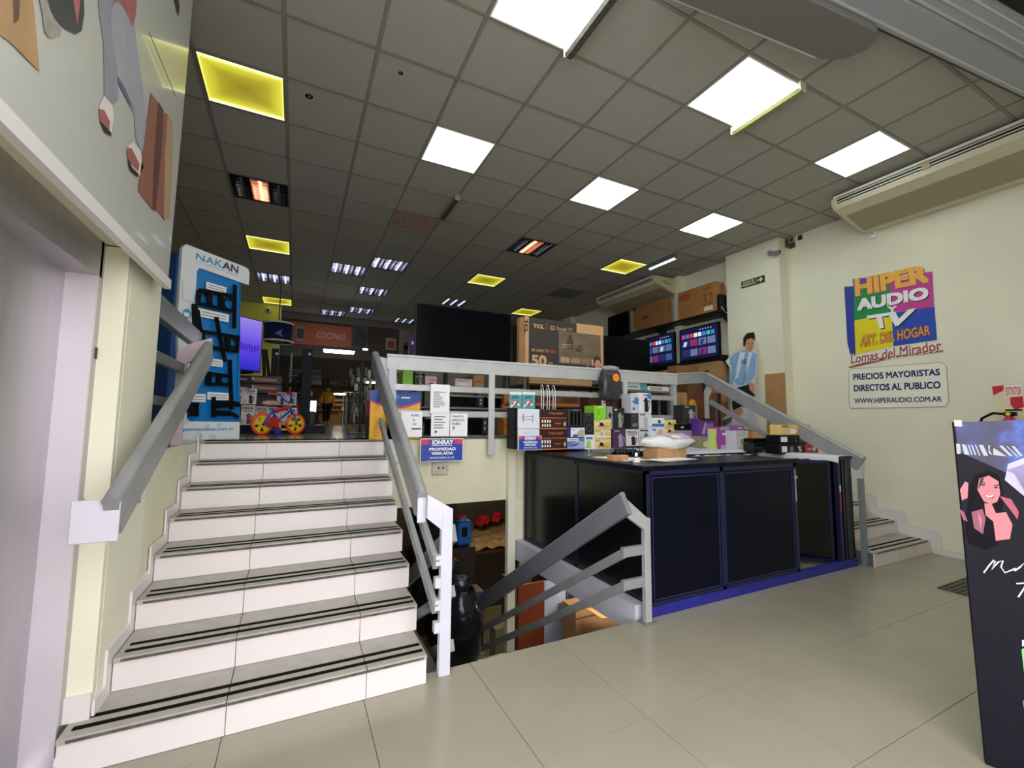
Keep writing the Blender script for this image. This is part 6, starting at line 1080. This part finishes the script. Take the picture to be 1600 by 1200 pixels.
bpx('bottle_shelf', 'grey shelf with bottles behind the column under the beam', 'shelf', 798, 830, 905, 5.6, .3, mat('#6f7378', .5), [('r', 0, 1, .97, 1, LGREY)])
a = at(815, 880, 'Y', 5.7); t = thing('water_bottle', 'clear bottle with blue label on the grey basement shelf', 'bottle', (a.x, 5.72, at(815, 905, 'Y', 5.6).z)); part('bottle_body', MB().lathe([(1e-4, 0), (.04, 0), (.04, .16), (.015, .21), (.015, .24), (1e-4, .24)]), mat('#b9c6d0', .1), t); part('bottle_label', MB().lathe([(.0405, .06), (.0405, .11)]), mat('#3a4fa8', .4), t)

# ================================================================ FOREGROUND RIGHT: STANDEE AND FLOOR HATCH
a = at(1488, 657, 'Y', .90); A0 = Vector((2.628, .865, 0)); us = Vector((.36, -.933, 0)).normalized(); ns = Vector((-us.y*-1, us.x*-1, 0)); ns = Vector((us.y, -us.x, 0))
PO = thing('advert_standee', 'tall dark poster stand with smiling woman and galaxy print at the right edge', 'poster stand', A0, math.atan2(us.y, us.x)); PH = 1.415; PW = .75
def pp(px, py, off=.0):
    d = _f+_R*((px-800)/FPX)-_U*((py-600)/FPX); o = Vector((0, 0, EYE)); q0 = A0+ns*off; k_ = (q0-o).dot(ns)/d.dot(ns); P = o+d*k_-A0; return (P.dot(us), -off, P.z)
part('panel', MB().prism([(0, 0, 0), (PW, 0, 0), (PW, 0, PH), (pp(1488, 657)[0], 0, PH)], (0, .05, 0)), mat('#15151f', .5, noise=.15, spec=.15), PO, .003)
def po(pts, m, off, nm='print'): return part(nm, MB().poly([pp(x, y, off) for x, y in pts]), m, PO)
def galaxy():
    m = bpy.data.materials.new('galaxy'); m.use_nodes = True; nt = m.node_tree; b = nt.nodes['Principled BSDF']; tc = nt.nodes.new('ShaderNodeTexCoord'); n_ = nt.nodes.new('ShaderNodeTexNoise'); r = nt.nodes.new('ShaderNodeValToRGB'); mp = nt.nodes.new('ShaderNodeMapping'); mp.inputs['Location'].default_value = (2.2, 0, .4)
    nt.links.new(tc.outputs['Object'], mp.inputs[0]); nt.links.new(mp.outputs[0], n_.inputs['Vector']); n_.inputs['Scale'].default_value = 9; n_.inputs['Detail'].default_value = 6; nt.links.new(n_.outputs[0], r.inputs[0])
    e = r.color_ramp.elements; e[0].position = .35; e[0].color = lin('#100d2c'); e[1].position = .76; e[1].color = lin('#8f94d8')
    for p_, c_ in ((.5, '#1c1f5c'), (.62, '#2f56b0')): q = e.new(p_); q.color = lin(c_)
    nt.links.new(r.outputs[0], b.inputs['Base Color']); b.inputs['Roughness'].default_value = .3; return m
po([(1492, 660), (1620, 655), (1620, 760), (1497, 705)], galaxy(), .001)
po([(1575, 725), (1640, 700), (1640, 800), (1600, 775), (1570, 750)], mat('#b9b4dc', .4, noise=.2), .002)
for q in (([(1494, 693), (1500, 694), (1501, 709), (1495, 709)]), ([(1503, 694), (1509, 695), (1515, 711), (1507, 710)]), ([(1512, 695), (1514, 695), (1520, 711), (1518, 711)]), ([(1517, 695), (1519, 695), (1526, 711), (1523, 711)]), ([(1523, 695), (1525, 695), (1532, 712), (1530, 712)]), ([(1529, 695), (1536, 695), (1544, 712), (1537, 712)]), ([(1544, 696), (1547, 696), (1546, 704), (1551, 711), (1545, 708)]), ([(1552, 700), (1556, 702), (1573, 713), (1552, 711)]), ([(1561, 697), (1566, 696), (1582, 712), (1578, 713)]), ([(1572, 697), (1574, 697), (1592, 714), (1589, 714)]), ([(1580, 697), (1585, 697), (1598, 712), (1594, 713)])):
    po(q, mat('#a9a9a8', .4), .003)
PSK = mat('#c87880', .5, noise=.15, nscale=6); PSK2 = mat('#c0606e', .5)
po([(1512, 790), (1514, 760), (1524, 742), (1545, 735), (1560, 742), (1568, 765), (1566, 800), (1560, 850), (1540, 860), (1515, 850), (1508, 830)], mat('#0d0812', .5, spec=.1), .002)
po([(1527, 765), (1530, 748), (1545, 743), (1560, 752), (1563, 772), (1558, 784), (1548, 788), (1537, 783)], PSK, .003); po([(1528, 765), (1532, 748), (1538, 746), (1534, 756)], mat('#150d1c', .5), .0035)
po([(1532, 752), (1540, 754), (1540, 755.5), (1532, 753.5)], INK, .004); po([(1533, 756), (1539, 756.5), (1539, 759), (1533, 758.5)], INK, .004); po([(1553, 758), (1561, 757), (1561, 758.5), (1553, 759.5)], INK, .004); po([(1553, 761), (1559, 760.5), (1559, 763), (1554, 763)], INK, .004)
po([(1544, 762), (1547, 768), (1543, 769)], PSK2, .004); po([(1537, 772), (1546, 776), (1556, 772), (1551, 779), (1543, 778)], mat('#8f2a48', .5), .004); po([(1539, 773), (1546, 775.5), (1554, 773), (1549, 777), (1543, 777)], WHITE, .0045)
po([(1538, 786), (1550, 788), (1556, 802), (1572, 800), (1582, 820), (1578, 842), (1556, 845), (1552, 815), (1540, 805)], PSK, .0025); po([(1518, 800), (1535, 795), (1540, 810), (1536, 835), (1522, 825)], mat('#8a4a5c', .5), .0028); po([(1528, 800), (1534, 812), (1532, 828)], PSK, .0032)
po([(1500, 765), (1508, 752), (1513, 755), (1512, 778), (1503, 782)], PSK, .003); po([(1562, 775), (1580, 780), (1592, 800), (1590, 812), (1575, 792)], mat('#a84a5c', .5), .0035); po([(1499, 795), (1506, 800), (1512, 815), (1505, 812)], mat('#9a4a68', .5), .003)
po([(1572, 735), (1585, 740), (1602, 770), (1640, 780), (1640, 740), (1600, 725)], mat('#8f84b0', .5, noise=.3), .0028)
SW = mat('#e4e8ec', .4)
for path in ([(1537, 895), (1545, 884), (1553, 875), (1555, 877), (1549, 890), (1560, 878), (1567, 876), (1564, 886), (1570, 895), (1580, 891), (1587, 888)], [(1585, 892), (1594, 886), (1600, 880), (1612, 895)], [(1588, 912), (1600, 911), (1615, 910)], [(1604, 913), (1597, 924), (1591, 933)]):
    part('lettering', MB().tube([pp(x, y, .003) for x, y in path], .0028, 6), SW, PO)
po([(1596, 1015), (1604, 1010), (1610, 1060), (1600, 1050)], mat('#8fc08a', .4), .002); po([(1597, 1000), (1612, 1000), (1612, 1008), (1597, 1010)], mat('#c8ccd8', .4), .002); po([(1598, 1095), (1612, 1090), (1612, 1115), (1600, 1108)], mat('#3a90c8', .4), .002)
part('edge_tape', MB().box(-.012, .012, -.006, .0, PH-.02, PH+.008), mat('#b9b9bd', .4), PO)
t = thing('floor_hatch', 'dark metal floor grate lying by the foot of the poster stand', 'grate', (5.35, 1.77, .001)); part('frame', MB().box(-.33, .4, -.10, .10, 0, .006), mat('#55564c', .5, .4, noise=.3), t)
for i in range(5): part('bar', MB().box(-.31, .39, -.08+.04*i, -.065+.04*i, .006, .010), mat('#3c3d36', .5, .4), t)
